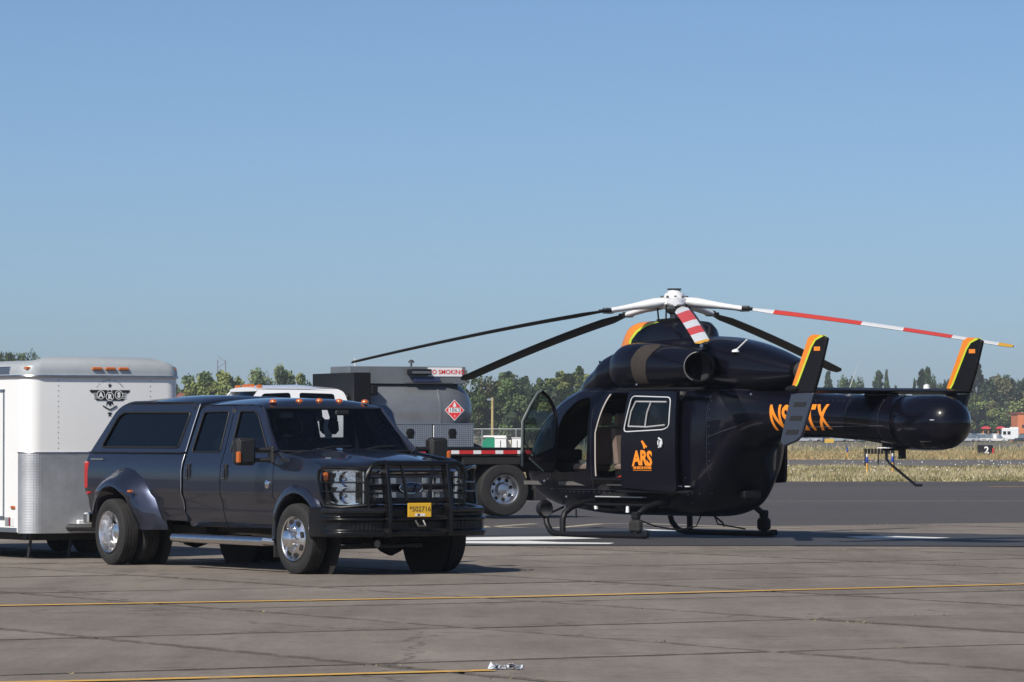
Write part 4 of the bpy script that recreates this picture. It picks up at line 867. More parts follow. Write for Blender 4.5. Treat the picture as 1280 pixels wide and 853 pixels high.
    mb = MB(); mb.box((-5.36, s * .90, .92), (-5.46, s * 1.005, 1.26), REDL, c=.015); mb.build('tail_light', REDL, truck)
    # topper side
    tpo = roundpoly([(-2.83, 1.385), (-2.75, 2.0), (-4.62, 2.01), (-4.92, 1.93), (-5.40, 1.385)], [0, .03, .3, .3, 0], 6)
    tw = roundpoly([(-3.06, 1.44), (-2.95, 1.86), (-4.72, 1.87), (-4.86, 1.82), (-5.12, 1.44)], .05)
    mb = MB(); panel(mb, TS(s), tpo, [tw], .1, th, TP); tt = mb.build('topper_side', TP, truck, 40)
    mb = MB(); panel(mb, TS(s), tw, [], .15, 0, TG, off=.012 * s); mb.build('topper_window', TG, tt, 40)
    mb = MB(); q = [Vector(TS(s, .004)(*p)) for p in resample(tw, .1)]; q.append(q[0]); mb.tube(q, .012, BLK, 5, False); x = -4.08; mb.tube([TS(s, -.02)(-3.98, 1.44), TS(s, -.02)(-3.92, 1.865)], .005, BLK, 5); mb.build('window_seal', BLK, tt)
    mb = MB(); mb.box((-2.88, s * .955, 1.376), (-5.40, s * .97, 1.386), BLK); mb.build('topper_seal', BLK, tt)
    mb = MB(); mb.tube([TS(s, .003)(x, z) for x, z in ((-2.838, 1.39), (-2.80, 1.7), (-2.765, 1.96))], .007, ALU, 6); mb.tube([TS(s, .003)(-2.84, z) for z in np.linspace(.7, 1.36, 8)], .005, ALU, 6); mb.build_each('edge_glint_strip', ALU, tt)  # pale strips stand in for sun glints on the panel edges
    mb = MB(); mb.box((-4.95, s * .985, 1.28), (-5.30, s * .992, 1.30), CHR); mb.build('bed_lettering_strip', CHR, b)
    # running board
    mb = MB(); mb.tube([(-.62, s * .92, .36), (-.66, s * 1.04, .36), (-2.95, s * 1.04, .36), (-3.0, s * .92, .36)], .052, CHR, 12); mb.box((-1.0, s * 1.02, .405), (-1.6, s * 1.06, .414), BLK); mb.box((-2.0, s * 1.02, .405), (-2.6, s * 1.06, .414), BLK)
    for x in (-.8, -1.8, -2.8): mb.box((x, s * .6, .37), (x - .06, s * 1.0, .41), BLK)
    mb.build('running_board', CHR, truck)
    mb = MB(); mb.box((-.55, s * .82, .18), (-.57, s * .98, .5), RUB); mb.build('mud_flap', RUB, truck)
    # mirror
    mb = MB(); mb.tube([(-.66, s * .96, 1.42), (-.70, s * 1.12, 1.42), (-.72, s * 1.20, 1.42)], .026, BLK, 8); mb.tube([(-.66, s * .96, 1.30), (-.72, s * 1.20, 1.30)], .024, BLK, 8); mb.box((-.60, s * .93, 1.26), (-.72, s * .985, 1.46), BLK, c=.015); mi = mb.build('side_mirror', BLK, truck)
    mb = MB(); mb.box((-.62, s * 1.17, 1.24), (-.78, s * 1.42, 1.56), BLK, c=.035); mb.build('mirror_housing', BLK, mi, 35, bevel=.01)
    mb = MB(); mb.box((-.60, s * 1.385, 1.27), (-.66, s * 1.43, 1.40), AMB, c=.01); mb.build('mirror_lamp', AMB, mi)
    mb = MB(); mb.box((-.781, s * 1.19, 1.27), (-.785, s * 1.40, 1.53), CHR); mb.build('mirror_glass', CHR, mi)
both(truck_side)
# roof of the cab and of the topper
def roof(name, st, parent, m=TP):
    mb = MB(); secs = []
    for x, hw, ze, zc in st:
        row = []
        for i in range(21):
            t = -1 + 2 * i / 20; y = hw * t; z = ze + (zc - ze) * (1 - abs(t) ** 2.6); row.append((x, y, z))
        row += [(x, hw * .97, ze - .03), (x, -hw * .97, ze - .03)]; secs.append(row)
    mb.loft(secs, m); return mb.build(name, m, parent, 40)
cr = roof('cab_roof', [(-1.10, .76, 1.885, 1.93), (-1.2, .785, 1.93, 1.985), (-1.4, .795, 1.95, 2.02), (-2.0, .80, 1.955, 2.035), (-2.6, .795, 1.95, 2.03), (-2.79, .79, 1.93, 2.0)], truck)
roof('topper_roof', [(-2.82, .79, 1.96, 2.03), (-2.9, .80, 1.985, 2.06), (-3.8, .80, 1.995, 2.08), (-4.5, .79, 1.99, 2.06), (-4.72, .78, 1.965, 2.01), (-4.80, .775, 1.93, 1.96)], truck)
for y in (-.62, -.27, 0, .27, .62): mb = MB(); mb.lathe([(0, .046), (.018, .043), (.036, .028), (.042, 0)], (-1.24, y, 1.985 - .02 * abs(y)), 'z', 12, AMB); o = mb.build('clearance_light', AMB, cr); 
# pillars and rear walls
mb = MB()
for s in (-1, 1):
    mb.tube([(-.60, s * .935, 1.38), (-.90, s * .86, 1.63), (-1.17, s * .785, 1.90)], [.045, .04, .04], TP, 8)
    mb.box((-1.80, s * .70, 1.4), (-1.90, s * .84 - s * .03, 1.9), TINT)
mb.build_each('windscreen_pillar', TP, truck)
mb = MB(); mb.box((-2.79, -.94, .55), (-2.815, .94, 1.36), TP); mb.box((-2.79, -.8, 1.36), (-2.815, .8, 1.93), TP); mb.build_each('cab_rear_wall', TP, truck)
mb = MB(); mb.box((-2.87, -.93, .8), (-2.90, .93, 1.37), DRK); mb.box((-2.87, -.80, 1.37), (-2.90, .80, 1.93), DRK); mb.build_each('topper_front_wall', DRK, truck)
mb = MB(); mb.box((-5.38, -.93, .62), (-5.42, .93, 1.37), TP, c=.01); tg = mb.build('tailgate', TP, truck)
def tail(u, v): return (-5.38 + (u) * .58, v * (.92 - .15 * u), 1.385 + u * .56)
mb = MB(); panel(mb, tail, [(0, -1), (1, -1), (1, 1), (0, 1)], [], .3, .02, TP); mb.build('topper_rear_hatch', TP, truck)
mb = MB(); mb.box((-5.46, -.95, .48), (-5.60, .95, .62), CHR, c=.02); mb.tube([(-5.55, 0, .42), (-5.85, 0, .42)], .04, BLK); mb.build_each('rear_bumper', CHR, truck)
# windscreen
def wsf(u, v): # u along y -1..1, v up
    return (-.60 - .55 * v - .10 * u * u * (1 - .5 * v) + .07, u * (.90 - .14 * v), 1.40 + .52 * v)
mb = MB(); panel(mb, wsf, roundpoly([(-.99, .0), (.99, .0), (.99, .97), (-.99, .97)], .05), [], .12, 0, TW); ws = mb.build('windscreen', TW, truck, 60)
mb = MB(); mb.tube([wsf(t, .005) for t in np.linspace(-1, 1, 12)], .012, BLK, 5); mb.tube([wsf(t, .975) for t in np.linspace(-1, 1, 12)], .012, BLK, 5); mb.build_each('windscreen_seal', BLK, ws)
for y0, y1 in ((-.55, .05), (.15, .75)):
    mb = MB(); a = Vector(wsf(y0, .0)) + Vector((.03, 0, .01)); b = Vector(wsf(y1, .09)) + Vector((.03, 0, .015)); mb.tube([a, a * .5 + b * .5 + Vector((.02, 0, .02)), b], .009, BLK, 5); mb.build('wiper', BLK, ws)
mb = MB(); T = frame_T(Vector(wsf(-.12, .62)) + Vector((-.06, 0, 0)), (0, 1, 0), (0, 0, 1)); mb.prism([(-.04, .16), (.03, .16), (.06, .08), (.035, -.04), (.10, -.14), (.06, -.18), (0, -.16), (-.02, -.02), (.0, .05), (-.03, .08)], T, .004, WHT); tag(mb.build('hanging_tag', WHT, truck, 0))
mb = MB(); mb.box((-.72, -.07, 1.82), (-.76, .11, 1.88), BLK, c=.015); mb.build('rear_view_mirror', BLK, truck)
# cabin
mb = MB(); mb.box((-.62, -.88, .95), (-.98, .88, 1.38), TINT, c=.06); mb.build('dashboard', TINT, truck)
GS = mat('grey_seat_cloth', (.20, .20, .21), .85)
for x in (-1.62, -2.5):
    for y in (-.42, .42):
        mb = MB(); mb.box((x, y - .25, .8), (x + .5, y + .25, 1.0), GS, c=.05); T = Matrix.Translation((x, y, .95)) @ Matrix.Rotation(R(-10), 4, 'Y'); mb.box((-.07, -.25, 0), (.07, .25, .62), GS, T, .05); mb.box((-.05, -.13, .66), (.05, .13, .86), GS, T, .05); mb.build('seat', GS, truck)
mb = MB(); c = Vector((-1.08, .42, 1.22)); mb.tube([c + Vector((.06 * math.sin(a) * 1, .19 * math.cos(a), .19 * math.sin(a))) for a in np.linspace(0, 6.283, 20)], .014, BLK, 6); mb.tube([c, c + Vector((.3, 0, -.1))], .03, BLK); mb.build('steering_wheel', BLK, truck)
mb = MB(); mb.box((-.6, -.86, .5), (-2.78, .86, .62), DRK); mb.box((-2.83, -.86, .62), (-5.38, .86, .80), DRK); mb.box((-5.3, -.9, .8), (-5.38, .9, 1.35), DRK); mb.box((.6, -.42, .42), (-5.5, -.34, .60), DRK); mb.box((.6, .34, .42), (-5.5, .42, .60), DRK); mb.box((.7, -.7, .62), (-.58, .7, 1.15), DRK)
mb.box((-3.0, -.6, .3), (-3.9, -.3, .52), DRK, c=.03)
mb.tube([(0, -.8, .40), (0, .8, .40)], .07, DRK); mb.lathe([(-.16, 0), (-.12, .14), (0, .19), (.12, .14), (.16, 0)], (0, .25, .38), 'y', 14, DRK); mb.tube([(-4.37, -.9, .40), (-4.37, .9, .40)], .08, DRK); mb.lathe([(-.2, 0), (-.14, .17), (0, .21), (.14, .17), (.2, 0)], (-4.37, 0, .40), 'y', 14, DRK)
mb.tube([(.3, -.1, .34), (-3.9, -.25, .45)], .045, STEEL); mb.tube([(-3.2, -.5, .32), (-3.4, -.72, .30), (-3.55, -.75, .34), (-3.5, -.6, .4)], .02, STEEL); mb.tube([(.1, -.6, .3), (.3, .5, .32)], .025, STEEL)
mb.build('chassis', DRK, truck)
mb = MB()
for s in (-1, 1): 
    mb.lathe([(0, 0), (0, .56)], (0, s * .72, .45), 'y', 20, DRK); mb.lathe([(0, 0), (0, .56)], (-4.37, s * .60, .45), 'y', 20, DRK)
    q = [(math.cos(R(a)) * .54, math.sin(R(a)) * .54) for a in range(0, 190, 10)]
    for cx, y0, y1 in ((0, .72, .93), (-4.37, .60, 1.17)):
        vs = [(cx + a, s * y0, .44 + b) for a, b in q] + [(cx + a, s * y1, .44 + b) for a, b in q]; n = len(q); mb.add(vs, [(i, i + 1, n + i + 1, n + i) for i in range(n - 1)], DRK)
mb.build_each('wheel_well', DRK, truck, 40)
# hood
def hood(u, v): # u: x from -.60 to .80 ; v: y
    y = v; t = (u + .60) / 1.40; z = 1.415 - .10 * t - .07 * t ** 3 - .10 * max(0, t - .86) / .14 * (t - .86) * 4
    cx = abs(y) / .93; z -= .05 * cx ** 4 * 1.3; z += .022 / (1 + math.exp((abs(y) - .48 + .1 * t) / .03)) * (1 if t < .95 else .6)
    return (u - .38 * cx ** 3.5 * max(0, t) ** 2, y * (1 - .07 * t * t), z)
mb = MB(); panel(mb, hood, roundpoly([(-.62, -.93), (.84, -.90), (.84, .90), (-.62, .93)], .06), [], .07, .02, TP); mb.build('hood', TP, truck, 50)
# front face
def face(y, z): return (.88 - .42 * max(0, (abs(y) - .58) / .37) ** 1.5, y, z)
mb = MB(); panel(mb, lambda y, z: tuple(Vector(face(y, z)) + Vector((-.10, 0, 0))), [(-.93, .70), (.93, .70), (.93, 1.24), (-.93, 1.24)], [], .1, -.03, BLK); gr = mb.build('grille', BLK, truck, 40)
mb = MB()
for z in (1.175, .80): mb.tube([Vector(face(y, z)) for y in np.linspace(-.60, .60, 12)], .026, CHR, 8)
for y in (-.60, .60): mb.tube([Vector(face(y, .80)), Vector(face(y, 1.175))], .026, CHR, 8)
mb.build('grille_surround', CHR, gr)
SILV = mat('silver_grey_plastic', (.20, .20, .215), .3, .6)
for z in (1.07, .91):
    mb = MB(); mb.box((.80, -.57, z - .055), (.845, .57, z + .055), SILV, c=.02); mb.build('grille_bar', SILV, gr)
    for y in (-.5, -.36, -.22, .22, .36, .5): mb = MB(); mb.box((.84, y - .05, z - .038), (.855, y + .05, z + .038), CHR, c=.012); mb.build('grille_nostril', CHR, gr)
mb = MB(); mb.lathe([(.0, 0), (.0, 1), (.02, 1), (.025, .85), (.025, 0)], (0, 0, 0), 'x', 28, mat('blue_oval', (.01, .018, .06), .2, coat=1.)); mb.v = [(.86 + p[0], p[1] * .15, .99 + p[2] * .062) for p in mb.v]; mb.build('oval_badge', None, gr)
mb = MB(); mb.tube([(.888, .15 * math.cos(a), .99 + .062 * math.sin(a)) for a in np.linspace(0, 6.283, 28)], .007, CHR, 6); mb.build('badge_ring', CHR, gr)
REFL = mat('lamp_reflector', (.8, .82, .85), .16, 1., var=.3, vscale=30)
for s in (-1, 1):
    ho = roundpoly([(s * .635, .80), (s * .635, 1.19), (s * .94, 1.185), (s * .95, 1.0), (s * .92, .80)], .03)
    if s < 0: ho = ho[::-1]
    mb = MB(); panel(mb, lambda y, z: tuple(Vector(face(y, z)) + Vector((-.05, 0, 0))), ho, [], .08, .01, REFL)
    for z in (1.09, .90):
        c = Vector(face(s * .76, z)) + Vector((-.02, 0, 0)); mb.lathe([(-.05, .0), (-.045, .045), (0, .085), (.01, .09)], c, 'x', 20, REFL); mb.lathe([(-.02, 0), (.0, .02), (.02, 0)], c, 'x', 10, CHR)
    mb.box((.70, s * .65, .82), (.84, s * .665, 1.17), BLK)
    hl = mb.build('headlight', REFL, truck, 40)
    mb = MB(); panel(mb, lambda y, z: tuple(Vector(face(y, z)) + Vector((.01, 0, 0))), ho, [], .08, .006, LENS); mb.build('headlight_lens', LENS, hl, 40)
    mb = MB(); T = None; mb.box(tuple(Vector(face(s * .91, 1.07)) + Vector((-.04, -.03 , 0))), tuple(Vector(face(s * .91, 1.165)) + Vector((.03, .035, 0))), AMB, c=.01); mb.build('turn_signal', AMB, hl)
# bumper and grille guard
bp = MB(); 
xb = 1.02
ys = [-1.05, -1.03, -.93, -.62, -.3, .3, .62, .95, 1.10, 1.13]; xf = [.66, .76, .92, 1.04, 1.06, 1.06, 1.04, .92, .72, .50]
secs = []
for y, x in zip(ys, xf): secs.append([(x, y, .44), (x + .02, y, .46), (x + .02, y, .50), (x - .03, y, .515), (x - .03, y, .61), (x + .02, y, .625), (x + .02, y, .65), (x - .04, y, .665), (x - .04, y, .755), (x - .10, y, .775), (x - .28, y, .775), (x - .28, y, .44)])
bp.loft(secs, GUARD); bm_ = bp.build('front_bumper', GUARD, truck, 25, bevel=.008)
mb = MB()
for s in (-1, 1):
    T = Matrix.Translation((0, 0, 0)); mb.prism([(.93, .42), (1.13, .44), (1.14, .80), (1.06, 1.27), (1.00, 1.31), (.94, 1.29), (.93, 1.2), (1.0, .8)], Matrix(((1, 0, 0, 0), (0, 0, 1, s * .40 - .03), (0, 1, 0, 0), (0, 0, 0, 1))), .045, GUARD)
mb.build_each('guard_upright', GUARD, truck, 30, bevel=.008)
mb = MB(); mb.tube([(1.0, -.66, 1.10), (1.02, -.60, 1.24), (1.03, -.52, 1.27), (1.03, .52, 1.27), (1.02, .60, 1.24), (1.0, .66, 1.10)], .03, GUARD, 10)
mb.tube([(1.03, -.60, .84), (1.04, .60, .84)], .028, GUARD); mb.tube([(1.03, -.4, 1.18), (1.03, .4, 1.18)], .016, GUARD)
for y in (-.14, .14): mb.tube([(1.03, y * 1.5, 1.25), (1.04, y * 1.2, 1.0), (1.04, y, .84)], .02, GUARD)
for z in (.93, 1.02, 1.11): mb.tube([(1.02, -.38, z), (1.02, -.64, z)], .011, GUARD, 6); mb.tube([(1.02, .38, z), (1.02, .64, z)], .011, GUARD, 6)
mb.build_each('guard_bar', GUARD, truck)
for s in (-1, 1):
    mb = MB(); pts_ = [(1.0, s * .64, .80), (1.0, s * .64, 1.12), (.99, s * .67, 1.20), (.92, s * .78, 1.225), (.66, s * .99, 1.225), (.58, s * 1.02, 1.19), (.56, s * 1.03, 1.10), (.60, s * 1.02, .92), (.66, s * 1.0, .79), (.85, s * .88, .775), (1.0, s * .64, .80)]
    mb.tube(pts_, .021, GUARD, 8)
    for z in (.95, 1.055): mb.tube([(1.0, s * .64, z), (.84, s * .88, z), (.58, s * 1.02, z)], .009, GUARD, 6)
    mb.tube([(1.01, s * .62, .78), (1.01, s * .62, 1.2)], .016, GUARD, 6)
    mb.build('guard_wing', GUARD, truck)
mb = MB(); mb.tube([(.68, -1.04, .735), (.78, -1.01, .735), (.93, -.93, .735), (1.035, -.62, .735), (1.055, -.42, .735)], .032, BLKG, 8); mb.tube([(.56, 1.04, .735), (.76, 1.02, .735), (.93, .93, .735), (1.035, .62, .735), (1.055, .42, .735)], .032, BLKG, 8); mb.build_each('bumper_rail', BLKG, truck)
mb = MB(); mb.box((1.075, -.155, .66), (1.085, .155, .82), PLY, c=.004)
pl = mb.build('licence_plate', PLY, truck)
Tpl = frame_T((1.0875, 0, .73), (0, 1, 0), (0, 0, 1)); INK = mat('plate_ink', (.05, .04, .03), .6)
lettering('plate_lettering', '*502716', .083, frame_T((1.0865, .005, .725), (0, 1, 0), (0, 0, 1)), INK, pl, .0008)
mb = MB(); mb.box((1.0855, -.06, .672), (1.0875, .07, .70), WHT); mb.box((1.086, -.03, .675), (1.0885, .0, .697), mat('dark_sticker', (.03, .04, .09), .5)); mb.build_each('plate_sticker', WHT, pl)
mb = MB(); mb.tube([(1.08, -.05, .62), (1.14, -.045, .56), (1.14, .045, .56), (1.08, .05, .62)], .012, STEEL, 6); mb.build('tow_shackle', STEEL, truck)
MESH_ = mat('bumper_mesh', (.03, .03, .032), .5, .5)
for s in (-1, 1):
    mb = MB()
    for k in range(9): y = .46 + .045 * k; x = 1.062 - (.14 * max(0, (y - .62) / .31)) + .0; mb.box((x - .052, s * y, .515), (x - .042, s * (y + .02), .61), MESH_)
    mb.build('bumper_mesh', MESH_, bm_)['kind'] = 'stuff'
# wheels
def tyre_prof(Rr, w, ri):
    h = w / 2; return [(-h * .80, ri), (-h * .97, ri + .03), (-h * 1.02, ri + (Rr - ri) * .45), (-h * .95, Rr - .03), (-h * .80, Rr - .006), (-h * .45, Rr), (-h * .43, Rr - .010), (-h * .36, Rr - .010), (-h * .34, Rr), (-h * .05, Rr), (-h * .04, Rr - .010), (h * .04, Rr - .010), (h * .05, Rr), (h * .34, Rr), (h * .36, Rr - .010), (h * .43, Rr - .010), (h * .45, Rr), (h * .80, Rr - .006), (h * .95, Rr - .03), (h * 1.02, ri + (Rr - ri) * .45), (h * .97, ri + .03), (h * .80, ri)]
def wheel(parent, loc, s, kind, Rr=.405, w=.225, ri=.262, m=POL, steer=0):
    """s=-1: outer side faces -y"""
    g = MB(); T = Matrix.Translation(loc) @ Matrix.Rotation(steer, 4, 'Z') @ (Matrix.Rotation(math.pi, 4, 'Z') if s > 0 else Matrix.Identity(4)); k = ri / .262
    if kind == 'front': prof = [(-.10, .262), (-.115, .255), (-.105, .243), (-.085, .238), (-.078, .225), (-.095, .20), (-.115, .165), (-.125, .14), (-.13, .115), (-.175, .105), (-.20, .095), (-.215, .07), (-.22, 0)]
    elif kind == 'rear': prof = [(-.10, .262), (-.118, .256), (-.11, .243), (-.06, .236), (.05, .222), (.062, .19), (.055, .15), (.05, .12), (.0, .10), (-.03, .09), (-.04, .05), (-.045, 0)]
    else: prof = [(-.09, .262), (-.09, .2), (.0, .2), (.0, 0)]
    g.lathe([(a, r * k) for a, r in prof], (0, 0, 0), 'y', 36, m); g.lathe([(.10, .262 * k), (.10, .1)], (0, 0, 0), 'y', 24, DRK)
    wh = g.build('wheel', m, parent, 35); wh.matrix_local = T
    g = MB(); g.lathe(tyre_prof(Rr, w, ri - .004), (0, 0, 0), 'y', 48, RUB); g.build('tyre', RUB, wh, 30)
    g = MB()
    if kind == 'front':
        for j in range(8): a = j * math.pi / 4 + .25; c = Vector((.190 * k * math.cos(a), -.108, .190 * k * math.sin(a))); g.lathe([(-.005, 0), (-.005, .038), (.014, .038)], c, 'y', 12, DRK)
        if g.v: g.build_each('hand_hole', DRK, wh)
        g = MB()
        for j in range(10): a = j * .628; c = Vector((.128 * k * math.cos(a), -.125, .128 * k * math.sin(a))); g.lathe([(0, .016), (-.03, .014), (-.045, .008), (-.045, 0)], c, 'y', 8, CHR)
        g.build_each('lug_nut', CHR, wh)
    if kind == 'rear':
        for j in range(8): a = j * math.pi / 4 + .2; c = Vector((.180 * k * math.cos(a), .048, .180 * k * math.sin(a))); g.lathe([(-.006, 0), (-.006, .036), (.012, .036)], c, 'y', 12, DRK)
        g.build_each('hand_hole', DRK, wh); g = MB()
        for j in range(10): a = j * .628; c = Vector((.135 * k * math.cos(a), .05, .135 * k * math.sin(a))); g.lathe([(0, .016), (-.03, .014), (-.045, .008), (-.045, 0)], c, 'y', 8, CHR)
        g.build_each('lug_nut', CHR, wh)
    return wh
wheel(truck, (0, -.93, .405), -1, 'front', steer=R(2)); wheel(truck, (0, .93, .405), 1, 'front', steer=R(2))
for s in (-1, 1): wheel(truck, (-4.37, s * 1.09, .405), s, 'rear'); wheel(truck, (-4.37, s * .80, .405), s, 'inner')
# ------------------------------------------------------------------ the white enclosed trailer, origin under the middle of its front wall
trl = thing('enclosed_trailer', 'white enclosed cargo trailer with diamond-plate nose and amber roof markers', 'trailer', (-5.26, 55.8, 0), math.atan2(HD.y, HD.x))
TWH = mat('trailer_white', (.84, .84, .83), .3, coat=.3, var=.02, vscale=1.)
GCAP = mat('trailer_cap_aluminium', (.46, .49, .50), .4, .25, var=.1, vscale=3)
HWD = 1.12; LEN = 6.1; RC = .22
def plan(off=0., n=8):
    """plan outline with rounded front corners, from the rear left round the nose to the rear right"""
    out = [(-LEN, HWD + off)]
    for i in range(n + 1): a = R(90 - 90 * i / n); out.append((-RC + (RC + off) * math.cos(a), HWD - RC + (RC + off) * math.sin(a)))
    for i in range(n + 1): a = R(0 - 90 * i / n); out.append((-RC + (RC + off) * math.cos(a), -HWD + RC + (RC + off) * math.sin(a)))
    out.append((-LEN, -HWD - off)); return out
mb = MB(); pl_ = plan(); n = len(pl_)
mb.prism(pl_, Matrix.Translation((0, 0, .34)), 2.0, TWH); body = mb.build('trailer_body', TWH, trl, 30)
mb = MB()
secs = []
for z, off in ((2.345, .012), (2.40, .014), (2.46, .0), (2.50, -.05), (2.53, -.16), (2.545, -.35)):
    row = []
    for x, y in plan(0, 8): 
        k = 1 + off / 1.12; row.append(((x + off) if x > -3 else x, y * k, z + (z - 2.34) * .75 * (1 - (y / 1.15) ** 2)))
    secs.append(row)
mb.loft(secs, GCAP); cap = mb.build('roof_cap', GCAP, trl, 40)
mb = MB(); q = [(x, y, 2.345) for x, y in plan(.018)]; mb.tube(q, .018, ALU, 6); q = [(x, y, 2.335) for x, y in plan(.004)]; mb.build('roof_trim', ALU, cap)
BLR = mat('blue_grey_roof_metal', (.30, .34, .42), .25, .9)
mb = MB(); mb.box((-.45, -HWD - .016, 2.36), (-LEN, -HWD + .01, 2.47), BLR, c=.02); mb.build('roof_side_trim', BLR, cap)
for y in (-.98, -.12, .07, .26, .98):
    x = .012 if abs(y) < .5 else -.12
    mb = MB(); mb.box((x - .02, y - .075, 2.425), (x + .03, y + .075, 2.465), AMB, c=.012) if abs(y) < .5 else mb.box((x - .09, y - .05 + (.07 if y > 0 else -.07), 2.425), (x + .08, y + .06 + (.03 if y > 0 else -.03), 2.465), AMB, c=.012)
    mb.build('marker_light', AMB, cap)
# diamond plate
dpm = mat('diamond_plate', (.62, .63, .64), .5, .8, var=.25, vscale=2)
nt = dpm.node_tree; N = nt.nodes; L = nt.links; tcn = N.new('ShaderNodeTexCoord'); mpn = N.new('ShaderNodeMapping'); mpn.inputs['Rotation'].default_value = (R(45), 0, 0); L.new(tcn.outputs['Object'], mpn.inputs[0])
sx_ = N.new('ShaderNodeSeparateXYZ'); L.new(mpn.outputs[0], sx_.inputs[0])
def MA(op, a, b=None):
    n_ = N.new('ShaderNodeMath'); n_.operation = op
    for i, q in enumerate((a, b)):
        if q is None: continue
        if isinstance(q, (int, float)): n_.inputs[i].default_value = q
        else: L.new(q, n_.inputs[i])
    return n_.outputs[0]
hh = MA('MULTIPLY', MA('SINE', MA('MULTIPLY', sx_.outputs[1], 130.)), MA('SINE', MA('MULTIPLY', sx_.outputs[2], 130.)))
bpn = N.new('ShaderNodeBump'); bpn.inputs['Strength'].default_value = .22; bpn.inputs['Distance'].default_value = .003; L.new(hh, bpn.inputs['Height']); L.new(bpn.outputs[0], N['Principled BSDF'].inputs['Normal'])
ph = [p for p in plan(.006) if p[0] > -.25]; vs = [(x, y, .33) for x, y in ph] + [(x, y, 1.36) for x, y in ph]; m_ = len(ph)
mb = MB(); mb.add(vs, [(i, i + 1, m_ + i + 1, m_ + i) for i in range(m_ - 1)], dpm); vs2 = [(x - .003, y * .996, z) for x, y, z in vs]; mb.build('diamond_plate_nose', dpm, trl, 40)
mb = MB(); mb.tube([(x, y, 1.365) for x, y in plan(.008) if x > -.25], .009, ALU, 6, False); mb.build('plate_edge', ALU, trl)
# rivets
mb = MB()
for y in (-.66, .66):
    for k in range(14): mb.lathe([(.0, .008), (.005, .0)], (.001, y, 1.42 + .067 * k), 'x', 6, STEEL)
mb.build('rivets', STEEL, trl)['kind'] = 'stuff'; 
# side door, bottom rail, stickers
mb = MB(); y = -HWD - .012
for a, b in (((-.62, .50), (-.66, 2.18)), ((-1.52, .50), (-1.56, 2.18)), ((-.62, 2.14), (-1.56, 2.18)), ((-.62, .50), (-1.56, .54))): mb.box((a[0], y, a[1]), (b[0], y + .02, b[1]), ALU)
mb.build('door_frame', ALU, trl); dd = bpy.data.objects['door_frame']
mb = MB(); mb.box((-.665, y + .002, .545), (-1.515, y + .018, 2.135), TWH); sdr = mb.build('side_door', TWH, trl); mb = MB(); mb.tube([(-.8, y, .56), (-.8, y - .03, .60), (-.8, y - .02, .66)], .012, ALU, 6); mb.build('door_catch', ALU, sdr)
mb = MB(); mb.box((-.25, y, .345), (-LEN, y + .014, .40), ALU); mb.build('bottom_rail', ALU, trl)
mb = MB(); mb.box((-.30, y - .008, .64), (-.42, y + .01, .68), AMB, c=.008); mb.build('marker_light', AMB, trl)
mb = MB(); mb.box((-.33, y + .006, .42), (-.44, y + .012, .53), WHT); mb.box((-.45, y + .005, .42), (-.49, y + .012, .53), mat('maroon_sticker', (.22, .02, .03), .5)); mb.box((-.50, y + .005, .42), (-.60, y + .012, .53), mat('grey_sticker', (.25, .26, .27), .5)); mb.build('maker_sticker', WHT, trl)
# crest on the nose
CRB = mat('crest_black_vinyl', (.02, .02, .022), .5); CX = .004; CZ = 2.115
Tn = frame_T((CX, .07, CZ), (0, 1, 0), (0, 0, 1)) @ Matrix.Diagonal((.7, .7, 1, 1))
mb = MB()
for s in (-1, 1):
    mb.prism([(s * .05, .08), (s * .05, -.115), (s * .27, -.115), (s * .30, -.085), (s * .315, -.03), (s * .33, .01), (s * .40, .045), (s * .415, .08)], Tn, .002, CRB)
mb.prism([(-.035, .06), (-.02, .08), (.02, .08), (.035, .055), (.02, .05), (.03, .03), (-.03, .03)], Tn, .002, CRB)
mb.prism([(-.06, -.13), (.06, -.13), (.075, -.22), (.045, -.16), (.0, -.22), (-.045, -.16), (-.075, -.22)], Tn, .002, CRB)
mb.tube([Tn @ Vector((-.14, -.21, .002)), Tn @ Vector((-.07, -.25, .002)), Tn @ Vector((0, -.28, .002)), Tn @ Vector((.07, -.25, .002)), Tn @ Vector((.14, -.21, .002))], .008, CRB, 5)
mb.prism([(-.05, -.34), (0, -.33), (.05, -.34), (.02, -.37), (.03, -.41), (0, -.39), (-.03, -.41), (-.02, -.37)], Tn, .002, CRB)
mb.prism([((.045 if i % 2 == 0 else .018) * math.sin(i * .6283), .165 + (.045 if i % 2 == 0 else .018) * math.cos(i * .6283)) for i in range(10)], Tn, .002, CRB)
crest = mb.build('winged_crest', CRB, trl, 0)
mb = MB()
for s in (-1, 1):
    for k in range(4): z = -.075 + .03 * k; mb.prism([(s * .255, z), (s * .34, z), (s * .34, z + .009), (s * .255, z + .009)], Tn @ Matrix.Translation((0, 0, .002)), .001, TWH)
mb.build_each('wing_feather', TWH, crest, 0)
for (cy, cz, ch) in ((-.185, -.01, 'A'), (0, -.04, 'R'), (.185, -.01, 'S')):
    mb = MB(); Tc = Tn @ Matrix.Translation((cy, cz, .002)); c_ = lambda r: [(r * math.cos(a), r * math.sin(a)) for a in np.linspace(0, 2 * math.pi, 28)[:-1]]
    mb.prism(c_(.083), Tc, .001, TWH); mb.prism(c_(.070), Tc @ Matrix.Translation((0, 0, .001)), .001, CRB); mb.build('crest_disc', TWH, crest, 0)
    lettering('crest_letter', ch, .125, Tc @ Matrix.Translation((0, -.044, .0035)), TWH, crest, .0005, bold=.008)
rr = .33
